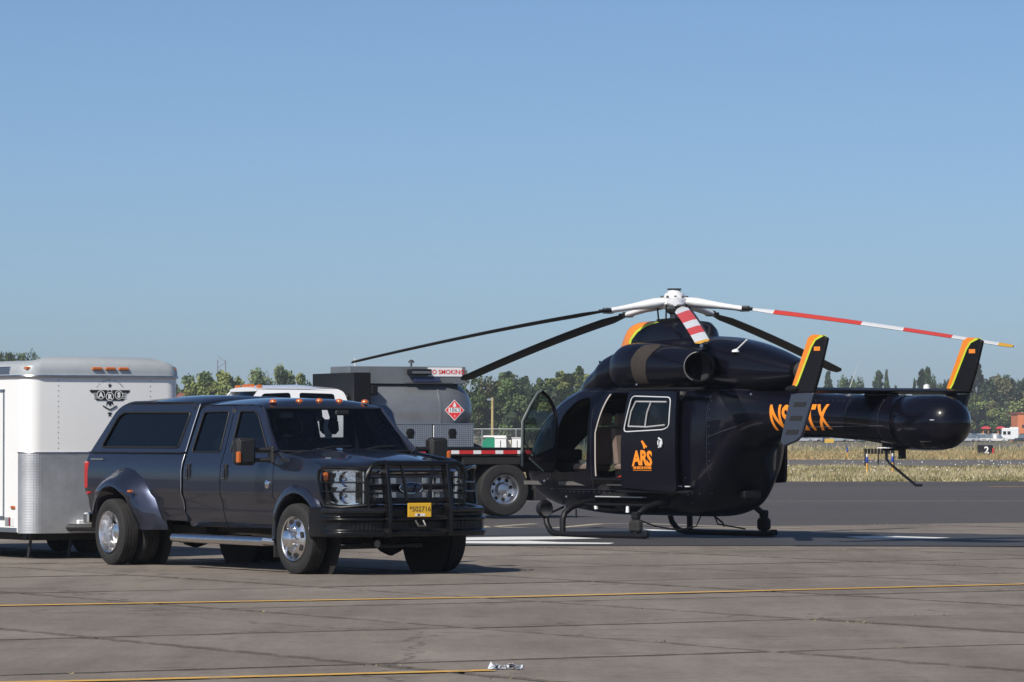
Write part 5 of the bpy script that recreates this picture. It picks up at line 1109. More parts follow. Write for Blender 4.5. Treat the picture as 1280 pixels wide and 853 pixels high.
for i, ch in enumerate('AIR RESCUE SYSTEMS'):
    if ch == ' ': continue
    a = R(50 - 100 * i / 17); T = Tn @ Matrix.Translation((-rr * math.sin(a), -.075 + rr * math.cos(a), .001)) @ Matrix.Rotation(a, 4, 'Z'); lettering('arched_lettering', ch, .036, T, mat('crest_grey_vinyl', (.07, .07, .08), .6), crest, .0005)
# tongue, stabilisers, axle
mb = MB(); mb.tube([(-.2, -.6, .40), (1.15, 0, .42)], .045, BLK); mb.tube([(-.2, .6, .40), (1.15, 0, .42)], .045, BLK); mb.box((1.1, -.06, .38), (1.35, .06, .48), CHR, c=.02); mb.tube([(.85, 0, .15), (.85, 0, .75)], .035, ALU); mb.tube([(.85, 0, .10), (.85, 0, .2)], .06, BLK); mb.build('tongue', BLK, trl)
mb = MB(); mb.box((.03, -.42, .36), (.10, -.22, .50), WHT, c=.01); mb.build('junction_box', WHT, trl)
mb = MB(); mb.box((.1, -.14, .30), (.28, .06, .47), BLK, c=.04); mb.box((.14, -.10, .44), (.30, .10, .54), CHR, c=.03); mb.build('winch', BLK, trl)
for x, y in ((-.25, -.92), (-.25, -.35)): mb = MB(); mb.box((x - .05, y - .09, .25), (x + .05, y + .09, .34), BLK); mb.tube([(x, y, .3), (x - .03, y - .03, .02)], .02, BLK, 6); mb.box((x - .07, y - .07, .012), (x + .01, y + .01, .025), BLK); mb.build('stabiliser_leg', BLK, trl)
mb = MB(); mb.box((-.1, -1.0, .24), (-LEN + .1, 1.0, .335), DRK); mb.tube([(-3.4, -.95, .3), (-3.4, .95, .3)], .05, DRK); mb.tube([(-2.6, -.95, .3), (-2.6, .95, .3)], .05, DRK); mb.build('trailer_frame', DRK, trl)
# tandem wheels, and the dark block under the nose
for x in (-3.4, -2.6):
    for s in (-1, 1): wheel(trl, (x, s * 1.02, .34), s, 'inner', .34, .2, .2, WHT)
mb = MB(); mb.box((-.15, .05, .06), (-.75, .85, .26), DRK, c=.05); mb.build('nose_shadow_box', DRK, trl)  # dark block mostly standing in for the shadow under the nose
# ------------------------------------------------------------------ the white flatbed with the fuel tank; origin under the rear axle
TH = Vector((-.92, -.39, 0)).normalized()
tk = thing('fuel_flatbed_truck', 'white crew cab flatbed truck carrying a grey fuel tank, parked behind the pickup', 'truck', (-.58, 85.5, 0), math.atan2(TH.y, TH.x))
TKM = mat('grey_tank_paint', (.20, .21, .225), .36, .45, coat=.25, var=.22, vscale=1.6); CWH = mat('cab_white', (.80, .81, .83), .25, coat=.8)
mb = MB(); mb.lathe([(.30, 0), (.33, .2), (.42, .40), (.58, .56), (.80, .66), (1.05, .705), (1.2, .71), (1.2, .722), (1.24, .722), (1.24, .71), (2.6, .71), (2.76, .66), (2.86, .5), (2.92, .2), (2.93, 0)], (0, 0, 0), 'x', 44, TKM); mb.v = [(p[0], p[1] * 1.12, 2.04 + p[2]) for p in mb.v]; tank = mb.build('fuel_tank', TKM, tk, 30)
mb = MB(); mb.box((.62, -.45, 2.58), (3.05, .62, 2.92), TKM, c=.01); mb.box((.9, .62, 2.60), (1.9, .64, 2.615), SILV); tb = mb.build('tank_top_box', TKM, tk)
mb = MB(); mb.tube([(1.6, .2, 2.92), (1.6, .2, 3.02)], .02, STEEL, 6); mb.lathe([(0, .06), (.03, .06), (.06, .02)], (1.6, .2, 3.0), 'z', 10, STEEL); mb.tube([(2.92, .55, 2.9), (2.92, .55, 3.08)], .008, WHT, 5); mb.build('tank_vent', STEEL, tk)
mb = MB(); mb.box((.70, .622, 2.73), (1.42, .632, 2.905), WHT); sg = mb.build('warning_sign', WHT, tk)
SR = mat('sign_red', (.62, .03, .03), .5)
lettering('sign_lettering', 'NO SMOKING', .122, frame_T((1.04, .6335, 2.775), (-1, 0, 0), (0, 0, 1)), SR, sg, .0008, bold=.0025, spacing=1.0)
mb = MB(); mb.box((1.40, .62, 2.75), (1.86, .80, 2.87), HM, c=.02); mb.box((1.43, .80, 2.78), (1.82, .812, 2.83), SILV); mb.box((1.2, .62, 2.62), (1.75, .74, 2.72), mat('navy_bracket', (.03, .04, .10), .4), c=.01); mb.build_each('work_light', HM, tk)
# placard
SR2 = mat('placard_red', (.70, .04, .04), .45)
yp = .80; mb = MB(); Tp = frame_T((.93, yp, 2.07), (-1, 0, 0), (0, 0, 1)); mb.prism([(0, -.205), (.205, 0), (0, .205), (-.205, 0)], Tp, .004, WHT); pc = mb.build('hazard_placard', WHT, tk, 0)
mb = MB(); mb.prism([(0, -.19), (.19, 0), (0, .19), (-.19, 0)], Tp @ Matrix.Translation((0, 0, .004)), .002, SR2); mb.box((0, 0, 0), (.001, .001, .001), SR2, Tp); mb.build('placard_field', SR2, pc, 0)
mb = MB(); mb.box((-.125, -.048, .006), (.125, .048, .008), WHT, Tp); mb.prism([(0, .16), (.025, .11), (.04, .075), (0, .06), (-.04, .075), (-.025, .11)], Tp @ Matrix.Translation((0, 0, .0062)), .002, WHT); mb.build('placard_panel', WHT, pc, 0)
lettering('placard_number', '1863', .118, Tp @ Matrix.Translation((0, -.037, .009)), mat('placard_ink', (.03, .03, .03), .5), pc, .0006, bold=.0); lettering('placard_class', '3', .06, Tp @ Matrix.Translation((0, -.14, .0085)), WHT, pc, .0006)
# tool boxes
CHK = mat('checker_aluminium', (.48, .50, .51), .35, .9, var=.1, vscale=4)
nt = CHK.node_tree; N = nt.nodes; L = nt.links; tcn = N.new('ShaderNodeTexCoord'); ck = N.new('ShaderNodeTexVoronoi'); ck.inputs['Scale'].default_value = 26; ck.inputs['Randomness'].default_value = 0; L.new(tcn.outputs['Object'], ck.inputs[0]); bpn = N.new('ShaderNodeBump'); bpn.inputs['Strength'].default_value = .8; bpn.inputs['Distance'].default_value = .02; L.new(ck.outputs[0], bpn.inputs['Height']); L.new(bpn.outputs[0], N['Principled BSDF'].inputs['Normal'])
for x0, x1, xl in ((.67, 1.52, 1.12), (1.54, 2.4, 2.0)):
    mb = MB(); mb.box((x0, .72, 1.345), (x1, 1.16, 1.79), CHK, c=.01); tb_ = mb.build('tool_box', CHK, tk)
    mb = MB(); mb.box((x0 - .005, .72, 1.79), (x1 + .005, 1.17, 1.81), ALU); mb.build('box_lid', ALU, tb_)
    mb = MB(); mb.lathe([(0, 0), (0, .085), (.012, .085), (.02, .06), (.02, 0)], (xl, 1.16, 1.63), 'y', 20, HM); mb.box((xl - .07, 1.165, 1.52), (xl + .07, 1.175, 1.7), HM, c=.004); mb.build('box_latch', HM, tb_)
# deck with conspicuity tape
mb = MB(); mb.box((-1.2, -1.16, 1.18), (3.0, 1.16, 1.335), HM); dk = mb.build('flatbed_deck', HM, tk)
TR = mat('red_reflective_tape', (.55, .03, .03), .35); TWp = mat('white_reflective_tape', (.75, .75, .75), .35)
x = -1.18; k = 0
while x < 2.9:
    w = .30 if k % 2 == 0 else .165; mb = MB(); mb.box((x, 1.161, 1.215), (min(x + w, 2.95), 1.164, 1.285), TR if k % 2 == 0 else TWp); mb.build('tape_strip', TR if k % 2 == 0 else TWp, dk); x += w; k += 1
mb = MB(); mb.box((-1.1, .36, .85), (6.2, .46, 1.17), DRK); mb.box((-1.1, -.46, .85), (6.2, -.36, 1.17), DRK); mb.box((.9, .5, .55), (2.6, 1.0, 1.1), DRK, c=.03); mb.box((-.55, .55, 1.0), (.9, 1.14, 1.17), DRK, c=.02); mb.tube([(0, -.9, .52), (0, .9, .52)], .1, DRK); mb.tube([(5.6, -.9, .5), (5.6, .9, .5)], .08, DRK); mb.lathe([(-.15, 0), (-.15, .2), (.15, .2), (.15, 0)], (1.9, .2, .7), 'x', 14, DRK); mb.build('chassis', DRK, tk)
mb = MB()
for s in (-1, 1): mb.prism([(-.62, 1.18), (-1.0, 1.18), (-.86, .62), (-.90, .30), (-.66, .30), (-.70, .62)], Matrix(((1, 0, 0, 0), (0, 0, 1, s * .85 - .25), (0, 1, 0, 0), (0, 0, 0, 1))), .5, RUB)
mb.build_each('mud_flap', RUB, tk)
for s in (-1, 1): wheel(tk, (0, s * 1.0, .52), s, 'rear', .52, .28, .30, ALU); wheel(tk, (0, s * .66, .52), s, 'inner', .52, .28, .30, ALU); wheel(tk, (5.6, s * .98, .52), s, 'front', .52, .28, .30, ALU)
# headache rack
mb = MB()
for a, b in (((2.80, -1.20, 1.33), (3.14, -1.12, 2.79)), ((2.80, 1.02, 1.33), (3.14, 1.10, 2.79)), ((2.80, -1.12, 2.70), (3.14, 1.02, 2.79)), ((3.10, -1.12, 1.33), (3.14, 1.02, 2.70)), ((2.80, .42, 1.33), (3.098, .48, 2.70))): mb.box(a, b, HM)
mb.box((2.66, .80, 2.35), (2.795, 1.14, 2.55), HM, c=.02); mb.build('headache_rack', HM, tk)
# crew cab
def CSy(z): return 1.0 - (.0 if z < 1.75 else .30 * (z - 1.75))
def cabf(x, z): return (x, CSy(z), z)
CG = glass('dark_cab_glass', (.05, .055, .06))
for s in (1, -1):
    out = roundpoly([(3.20, 1.0), (3.17, 2.20), (3.24, 2.42), (3.36, 2.47), (4.98, 2.47), (5.55, 1.78), (5.62, 1.0)], [0, .05, .08, .02, .06, 0, 0]); w1 = roundpoly([(3.42, 1.85), (3.44, 2.38), (4.16, 2.40), (4.16, 1.85)], .06); w2 = roundpoly([(4.34, 1.85), (4.34, 2.40), (4.90, 2.38), (5.30, 1.86)], .06)
    mb = MB(); panel(mb, lambda x, z: (x, s * CSy(z), z), out, [w1, w2], .12, -.04 * s, CWH); cs_ = mb.build('cab_side', CWH, tk, 40)
    mb = MB(); panel(mb, lambda x, z: (x, s * CSy(z), z), w1, [], .2, 0, CG, off=.01 * s); panel(mb, lambda x, z: (x, s * CSy(z), z), w2, [], .2, 0, CG, off=.01 * s); mb.build_each('side_window', CG, cs_, 40)
    mb = MB(); mb.tube([(5.35, s * .95, 1.9), (5.3, s * 1.2, 1.95)], .02, CHR); mb.box((5.2, s * 1.15, 1.75), (5.3, s * 1.35, 2.1), CHR, c=.03); mb.build('side_mirror', CHR, tk)
def croof(st):
    mb = MB(); secs = []
    for x, hw, ze, zc in st:
        row = [(x, hw * t, ze + (zc - ze) * (1 - abs(t) ** 2.6)) for t in np.linspace(-1, 1, 15)] + [(x, hw * .96, ze - .04), (x, -hw * .96, ze - .04)]; secs.append(row)
    mb.loft(secs, CWH); return mb.build('cab_roof', CWH, tk, 40)
cr2 = croof([(3.16, .78, 2.34, 2.40), (3.30, .79, 2.44, 2.51), (4.0, .80, 2.47, 2.56), (4.8, .80, 2.475, 2.545), (5.02, .79, 2.465, 2.505)])
for y in (-.62, -.2, 0, .2, .62): mb = MB(); mb.box((4.86, y - .05, 2.50 - .03 * abs(y)), (4.96, y + .05, 2.57 - .03 * abs(y)), AMB, c=.015); mb.build('clearance_light', AMB, cr2)
mb = MB(); panel(mb, lambda u, v: (5.50 - .52 * v - .12 * u * u, u * (.95 - .16 * v), 1.80 + .66 * v), roundpoly([(-1, 0), (1, 0), (1, 1), (-1, 1)], .05), [], .15, .006, CG); mb.build('windscreen', CG, tk, 50)
mb = MB(); mb.box((3.18, -.98, 1.0), (3.22, .98, 1.8), CWH); mb.box((3.20, -.8, 1.8), (3.24, .8, 2.35), CWH); mb.box((5.45, -.95, 1.0), (6.5, .95, 1.68), CWH, c=.12); mb.box((3.4, -.9, 1.0), (5.4, .9, 1.3), DRK); mb.box((6.5, -.7, .9), (6.56, .7, 1.5), CHR, c=.02); mb.build('hood', CWH, tk)
# ------------------------------------------------------------------ the far side of the field
def at(px, py, D): return Vector(((px - 640) / F * D, D, CH + (YH - py) / F * D))
for i, (px, top, D, w, kind, label, seed, pal) in enumerate([
    (5, 442, 780, 26, 'broad', 'dark tree top showing above the left edge of the white trailer roof', 1, (0, 1, 0)),
    (39, 441, 780, 24, 'broad', 'small rounded tree top showing above the white trailer between two roof ends', 2, (0, 1, 0)),
    (231, 466, 700, 42, 'broad', 'dark tree half hidden behind the right edge of the white trailer', 3, (1, 0, 1)),
    (250, 489, 700, 20, 'broad', 'low pale shrubby tree in front of the red roof', 4, (0, 2, 3)),
    (266, 462, 560, 44, 'broad', 'wide yellow-green tree under the lattice mast', 5, (2, 0, 2)),
    (284, 470, 562, 30, 'broad', 'yellow-green tree against the front of the white cab roof', 6, (2, 0, 3)),
    (305, 477, 600, 26, 'broad', 'low yellow-green bush tree over the white cab lights', 7, (3, 2, 0)),
    (335, 454, 600, 30, 'broad', 'tall round-headed green tree above the white cab roof', 8, (0, 2, 1)),
    (368, 467, 600, 28, 'broad', 'smaller pointed green tree left of the black rack', 9, (2, 0, 1)),
    (572, 465, 640, 24, 'broad', 'thin feathery tree right behind the end of the fuel tank', 10, (3, 0, 0)),
    (588, 472, 600, 44, 'broad', 'full olive-green tree beside the fuel tank', 11, (3, 0, 1)),
    (606, 473, 600, 44, 'broad', 'full dark green tree behind the flammable placard', 12, (0, 1, 3)),
    (628, 468, 640, 26, 'poplar', 'narrow pointed tree behind the yellow light pole', 1, (0, 1, 0)),
    (637, 466, 640, 22, 'poplar', 'tallest narrow poplar just right of the yellow light pole', 2, (0, 1, 0)),
    (645, 473, 600, 46, 'broad', 'dense dark tree left of the open cockpit door', 13, (1, 0, 0)),
    (655, 472, 640, 22, 'poplar', 'dark narrow tree above the two pink roofs', 3, (1, 0, 1)),
    (665, 486, 600, 48, 'broad', 'low dense dark tree behind the open cockpit door', 14, (1, 0, 1)),
    (674, 474, 640, 20, 'poplar', 'short pointed poplar above the cockpit door', 4, (0, 1, 0)),
    (688, 474, 640, 24, 'poplar', 'light green poplar above the cockpit door tip', 5, (0, 2, 0)),
    (700, 465, 640, 24, 'poplar', 'first tall poplar left of the helicopter nose', 6, (0, 2, 1)),
    (711, 468, 640, 24, 'poplar', 'second tall poplar left of the helicopter nose', 7, (0, 2, 0)),
    (724, 460, 640, 22, 'poplar', 'tallest poplar directly over the helicopter nose', 8, (0, 2, 1)),
    (738, 470, 640, 26, 'poplar', 'poplar mostly hidden behind the helicopter roof', 9, (0, 2, 1)),
    (690, 492, 600, 50, 'broad', 'low bushy tree seen through the open cockpit', 15, (0, 1, 2)),
    (722, 490, 600, 50, 'broad', 'bushy tree behind the helicopter windscreen', 16, (0, 1, 3)),
    (762, 490, 600, 54, 'broad', 'bushy tree hidden behind the helicopter cabin', 17, (0, 1, 3)),
    (975, 470, 930, 40, 'broad', 'tree filling the gap between the engine cowling and the tail boom', 18, (3, 0, 1)),
    (1035, 463, 950, 27, 'conifer', 'pointed dark conifer right of the near tail fin', 1, (1, 1, 0)),
    (1062, 466, 950, 26, 'broad', 'dark tree behind the white whip antenna', 19, (1, 1, 0)),
    (1098, 465, 950, 16, 'poplar', 'narrow dark tree above the middle of the tailplane', 10, (1, 0, 1)),
    (1108, 461, 950, 16, 'conifer', 'taller narrow conifer above the middle of the tailplane', 2, (1, 0, 1)),
    (1124, 484, 950, 14, 'broad', 'tiny round tree top above the tailplane', 20, (1, 0, 1)),
    (1143, 472, 950, 12, 'conifer', 'short spire conifer left of the twin poplars', 3, (1, 0, 1)),
    (1152, 463, 950, 14, 'poplar', 'left one of twin poplars over the steering thruster', 11, (1, 0, 1)),
    (1160, 461, 950, 14, 'poplar', 'right one of twin poplars over the steering thruster', 12, (0, 0, 1)),
    (1172, 472, 950, 18, 'broad', 'round dark tree between the poplars and the far fin', 21, (1, 0, 1)),
    (1184, 476, 950, 16, 'broad', 'small dark tree at the foot of the far fin', 22, (1, 0, 1)),
    (1222, 453, 990, 38, 'conifer', 'very tall blue-green conifer behind the far tail fin', 4, (1, 1, 0)),
    (1207, 492, 935, 44, 'broad', 'light green rounded tree right behind the steering thruster', 23, (2, 0, 2)),
    (1228, 500, 935, 40, 'broad', 'light green lower tree left of the red sunshades', 24, (2, 3, 0)),
    (1252, 471, 950, 46, 'broad', 'broad tall olive-dark tree above the white step van', 25, (1, 3, 1)),
    (1268, 476, 950, 40, 'broad', 'dark broad tree left of the orange building', 26, (1, 0, 3)),
    (1281, 471, 970, 26, 'conifer', 'dark conifer top at the right edge of the view', 5, (1, 1, 0)),
    (1288, 484, 930, 40, 'broad', 'light green tree over the orange building', 27, (2, 3, 2)),
    (1246, 515, 940, 50, 'broad', 'low dark tree behind the red sunshades', 28, (1, 3, 1)),
]): tree('poplar_tree' if kind == 'poplar' else 'conifer_tree' if kind == 'conifer' else 'broadleaf_tree', px, top, D, w, kind, label, seed, pal)
# the rest of the tree belt that reads as one mass
mb = MB(); rs = random.Random(5)
for k in range(150):
    px = rs.choice([rs.uniform(560, 760), rs.uniform(1185, 1330), rs.uniform(560, 760), rs.uniform(-60, 300), rs.uniform(960, 1190)])
    hi = 505 if 560 < px < 760 or px > 1185 else 528
    D = rs.uniform(650, 720) if px < 900 else rs.uniform(930, 990); c = at(px, rs.uniform(hi, 540), D); s = rs.uniform(1.5, 3.2)
    for q in range(150):
        d = Vector((rs.gauss(0, 1), rs.gauss(0, 1), rs.gauss(0, .8))).normalized() * s * rs.uniform(.5, 1.1); p = c + d
        if p.z < 0: continue
        l = rs.uniform(.15, .32); u = Vector((rs.gauss(0, 1), rs.gauss(0, 1), rs.gauss(0, 1))).normalized(); v = u.orthogonal().normalized(); mb.add([p - u * l, p + v * l * .8, p + u * l, p - v * l * .8], [(0, 1, 2, 3)], LEAF[k % 4 if k % 3 else 1])
tag(mb.build('undergrowth', None, None, 0), 'dense low undergrowth filling the foot of the distant tree belt', 'undergrowth', kind='stuff')
# lattice mast
LAT = mat('galvanised_lattice', (.35, .37, .4), .5, .6)
b = at(277, 450, 900); mb = MB(); x0, y0, zt = b.x, 900, b.z
for a, c in ((-.9, -.9), (.9, -.9), (.9, .9), (-.9, .9)): mb.tube([(x0 + a, y0 + c, 0), (x0 + a * .9, y0 + c * .9, zt)], .07, LAT, 5)
z = 1; k = 0
while z < zt: sgn = 1 if k % 2 else -1; mb.tube([(x0 - sgn * .85, y0 - .85, z), (x0 + sgn * .85, y0 - .85, z + 1.3)], .05, LAT, 4); mb.tube([(x0 - sgn * .85, y0 + .85, z), (x0 + sgn * .85, y0 + .85, z + 1.3)], .05, LAT, 4); z += 1.3; k += 1
tag(mb.build('lattice_mast', LAT, None, 30), 'thin grey lattice mast rising behind the yellow-green tree', 'mast')
# pole; the yellow light on it is put into its colour
mb = MB(); p = at(615.5, 497, 420); PYL = mat('yellow_lit_wood', (.42, .34, .16), .8, var=.2); mb.tube([(p.x, p.y, -.1), (p.x, p.y, p.z)], [.16, .10], PYL, 8); mb.box((p.x - .5, p.y - .05, p.z - .3), (p.x + .1, p.y + .05, p.z - .1), ALU); tag(mb.build('light_pole', PYL, None, 30), 'tall pale yellowish pole in front of the dark trees by the fuel truck', 'pole')
# chain-link fence
FC = mat('fence_galvanised', (.42, .44, .45), .4, .7); fn = thing('chain_link_fence', 'low galvanised chain-link fence in front of the distant trees', 'fence', (0, 0, 0))
x0, x1 = at(560, 0, 330).x, at(760, 0, 330).x; xx = x0; i = 0
while xx < x1: mb = MB(); mb.tube([(xx, 330, -.1), (xx, 330, 2.05)], .04, FC, 6); mb.build('fence_post', FC, fn); xx += 2.6
mb = MB(); mb.tube([(x0, 330, 2.0), (x1, 330, 2.0)], .03, FC, 5); mb.tube([(x0, 330, .1), (x1, 330, .1)], .02, FC, 4)
xx = x0
while xx < x1: mb.tube([(xx, 330.02, .1), (xx + 1.9, 330.02, 2.0)], .008, FC, 3); mb.tube([(xx + 1.9, 330.03, .1), (xx, 330.03, 2.0)], .008, FC, 3); xx += .16
mb.build('fence_wire', FC, fn)['kind'] = 'stuff'
# dumpster and boxes seen over the flatbed
D = 220; u = D / F
def X(px): return (px - 640) * u
GRP = mat('green_container', (.01, .22, .13), .5, var=.1); LID = mat('white_lid', (.78, .78, .76), .5)
def_t = thing('dumpster', 'green container with a sloping white lid beyond the flatbed truck', 'container', (0, 0, 0)); mb = MB()
mb.prism([(X(603), .05), (X(622), .05), (X(622), 1.42), (X(608), 1.42), (X(603), 1.22)], Matrix(((1, 0, 0, 0), (0, 0, 1, D), (0, 1, 0, 0), (0, 0, 0, 1))), 1.2, GRP); mb.build('container_body', GRP, def_t, 30, bevel=.02)
mb = MB(); mb.box((X(604), D - .05, 1.425), (X(633), D + 1.25, 1.53), LID, c=.03); mb.build('lid', LID, def_t)
for a, b_, t, lab in ((618.5, 633, 1.38, 'grey-white utility cabinet standing beside the green container'), (640, 653, 1.38, 'pale utility cabinet nearest the open cockpit door')):
    o = thing('utility_cabinet', lab, 'cabinet', (X(a), D - .6 if a < 620 else D, 0)); w_ = X(b_) - X(a); mb = MB(); mb.box((0, 0, -.05), (w_, .8, t), WHT, c=.02); mb.build('cabinet_body', WHT, o); mb = MB(); mb.box((-.03, -.03, t + .003), (w_ + .03, .83, t + .05), LID, c=.01); mb.build('lid', LID, o); mb = MB(); mb.box((w_ * .47, -.012, .2), (w_ * .53, -.003, t - .1), BLK); mb.build('door_gap', BLK, o)
mb = MB(); mb.box((X(633.5), D, 0), (X(639), D + .5, 1.3), mat('cream_box', (.66, .6, .5), .6), c=.02); tag(mb.build('utility_post_box', None, None), 'narrow cream box between two pale utility cabinets', 'box')
FCG = mat('far_car_glass', (.11, .14, .17), .2)
# cars: a small builder for far vehicles
def car(px, D, yaw, col, label, name='parked_car', L_=4.4, h=1.45, kind='car', group=None):
    m = mat('car_paint_' + '_'.join('%02d' % int(c * 99) for c in col), col, .3, .2, coat=1.)
    r = thing(name, label, 'car' if kind == 'car' else 'van', ((px - 640) / F * D, D, -.05), yaw, group)
    a = L_ / 2
    if kind == 'car':
        secs = []
        for x, hw, zb, zt in ((a, .7, .35, .62), (a - .15, .85, .22, .72), (a - 1.1, .9, .2, .90), (0, .92, .2, .95), (-a + .9, .9, .2, .98), (-a + .1, .84, .25, .92), (-a, .75, .4, .8)): secs.append(section(x, 0, zb, zt, hw, 3.5, 16))
        mb = MB(); mb.loft(secs, m); mb.build('body', m, r, 40)
        mb = MB(); mb.loft([[(x, s * w, z) for s, w, z in ((-1, .84, .9), (-1, .62, zt), (1, .62, zt), (1, .84, .9))] for x, zt in ((.9, .95), (.25, h), (-.9, h), (-1.6, .98))], FCG if D > 700 else CG); c = mb.build('cabin', CG, r, 20)
        mb = MB(); mb.loft([section(x, 0, h - .16, h + .03, .70, 4, 12) for x in (.35, -.3, -1.0)], m); mb.build('roof', m, r)
    for x in (a - .85, -a + .85):
        for s in (-1, 1): mb = MB(); mb.lathe([(-.1, 0), (-.1, .2)], (x, s * .82, .33), 'y', 12, ALU); mb.lathe([(-.1, .2), (-.11, .33), (.11, .33), (.11, .2), (.11, 0)], (x, s * .82, .33), 'y', 16, RUB); mb.build('wheel', RUB, r)
    return r
car(583, 236, R(0), (.02, .02, .022), 'black car mostly hidden behind the checker-plate tool boxes', L_=3.9, h=1.25)
DC = 840; cols = [(.45, .47, .5), (.05, .12, .3), (.6, .6, .6), (.02, .09, .06), (.3, .32, .35), (.65, .64, .6), (.03, .03, .04)]
labs = ['silver parked car just right of the steering thruster in the far lot', 'blue parked car in the far lot, second from the thruster', 'white parked car left of the first red sunshade', 'dark green parked car in front of the red sunshade', 'grey parked car between the two red sunshades', 'cream parked car left of the white step van', 'dark parked car at the right of the step van']
for i, (px, d) in enumerate(((1208, 0), (1217, 6), (1226, -4), (1236, 2), (1243, 8), (1247, -8), (1279, 4))): car(px, DC + d, R(random.uniform(-25, 205)), cols[i], labs[i], h=1.75, group='cars parked in the far lot')
for i, (px, c, lab) in enumerate(((1003, (.5, .52, .55), 'pale parked van just right of the near fin under the tail boom'), (1013, (.6, .6, .62), 'white parked car under the registration letters'), (1022, (.04, .07, .18), 'navy parked car left of the yellow sign'), (1046, (.4, .45, .46), 'grey parked car right of the yellow sign'), (1059, (.55, .57, .58), 'silver parked car beyond the yellow sign'), (1071, (.1, .25, .25), 'teal parked car below the end of the registration'))): car(px, 830 + i * 2, R(180 * (i % 2) + 8), c, lab, h=1.7, group='cars parked in the far lot')
# step van
sv = thing('step_van', 'white boxy step van with two dark windows in the far lot', 'van', (at(1261, 0, 880).x, 880, 0), R(180)); mb = MB()
mb.box((-1.9, -1.1, .5), (1.5, 1.1, 2.85), WHT, c=.12); mb.box((1.5, -1.0, .5), (2.2, 1.0, 1.5), WHT, c=.15); mb.build('body', WHT, sv)
for x in (.1, 1.0):
    for s in (-1, 1): mb = MB(); mb.box((x - .32, s * 1.105, 1.5), (x + .32, s * 1.115, 2.2), CG); mb.build('window', CG, sv)
mb = MB(); mb.box((-1.85, -.9, 2.86), (-.2, .9, 3.05), WHT, c=.05); mb.build('roof_unit', WHT, sv)
for x in (1.1, -1.3):
    for s in (-1, 1): mb = MB(); mb.lathe([(-.12, 0), (-.13, .42), (.13, .42), (.13, 0)], (x, s * 1.0, .42), 'y', 16, RUB); mb.lathe([(-.135, 0), (-.135, .22)], (x, s * 1.0, .42), 'y', 12, WHT); mb.lathe([(.135, 0), (.135, .22)], (x, s * 1.0, .42), 'y', 12, WHT); mb.build('wheel', RUB, sv)
# sunshades
RC_ = mat('red_canopy', (.55, .03, .04), .6)
for px, lab in ((1232, 'red sunshade on orange legs, left one of two in the far lot'), (1250.5, 'red sunshade half hidden behind the white step van')):
    c = at(px, 0, 905); o = thing('sunshade', lab, 'sunshade', (c.x, c.y, 0)); mb = MB(); mb.loft([[(a * s, b_ * s, z) for a, b_ in ((-1, -1), (1, -1), (1, 1), (-1, 1))] for s, z in ((.9, 2.95), (.3, 3.25))], RC_); mb.loft([[(a * s, b_ * s, z) for a, b_ in ((-1, -1), (1, -1), (1, 1), (-1, 1))] for s, z in ((.95, 2.72), (.9, 2.95))], RC_); mb.build('canopy', RC_, o, 0)
    for a in (-.5, .5):
        for b_ in (-.5, .5): mb = MB(); mb.tube([(a, b_, -.1), (a, b_, 2.5)], .08, ORG, 5); mb.build('leg', ORG, o)
# orange building and red-roofed house
OB = mat('orange_stucco', (.62, .19, .07), .8, var=.08); c = at(1272, 516, 905)
bl = thing('orange_building', 'plain orange building cut by the right edge of the view', 'building', (c.x, 905, 0)); mb = MB(); mb.box((0, 0, -.1), (16, 12, c.z - .2), OB); mb.build('wall', OB, bl); mb = MB(); mb.box((-.25, -.25, c.z - .2), (16.2, 12.2, c.z), mat('dark_orange_cap', (.34, .08, .04), .7)); mb.build('roof_cap', None, bl)
mb = MB(); mb.box((.9, -.03, 2.9), (1.3, -.005, 3.6), BLK); mb.build('window', CG, bl)
RRF = mat('red_roof', (.26, .09, .06), .8); c = at(242, 491, 690)
hs_ = thing('distant_house', 'low red-brown roof of a house between the dark tree and the yellow-green tree', 'house', (c.x, 690, 0)); mb = MB(); mb.box((-3, 0, -.1), (3.4, 6, c.z - 1), mat('house_wall', (.5, .47, .42), .8)); mb.build('wall', None, hs_); mb = MB(); mb.prism([(-3.4, c.z - 1.2), (3.8, c.z - 1.2), (2.6, c.z), (-2.2, c.z)], Matrix(((1, 0, 0, 0), (0, 0, 1, -.4), (0, 1, 0, 0), (0, 0, 0, 1))), 6.8, RRF); mb.build('roof', RRF, hs_)
PNK = mat('pink_roof', (.42, .16, .12), .8)
for px, py, lab in ((658, 491, 'small pink gable among the dark trees left of the cockpit door'), (670, 492, 'second pink gable touching the tip of the cockpit door')):
    c = at(px, py, 640); o = thing('distant_gable', lab, 'house', (c.x, 640, 0)); mb = MB(); mb.box((-.45, 0, -.1), (.45, 3, c.z - .5), BARK); mb.build('wall', BARK, o); mb = MB(); mb.prism([(-.65, c.z - .5), (.65, c.z - .5), (0, c.z)], Matrix(((1, 0, 0, 0), (0, 0, 1, -.1), (0, 1, 0, 0), (0, 0, 0, 1))), 3.2, PNK); mb.build('roof', PNK, o)
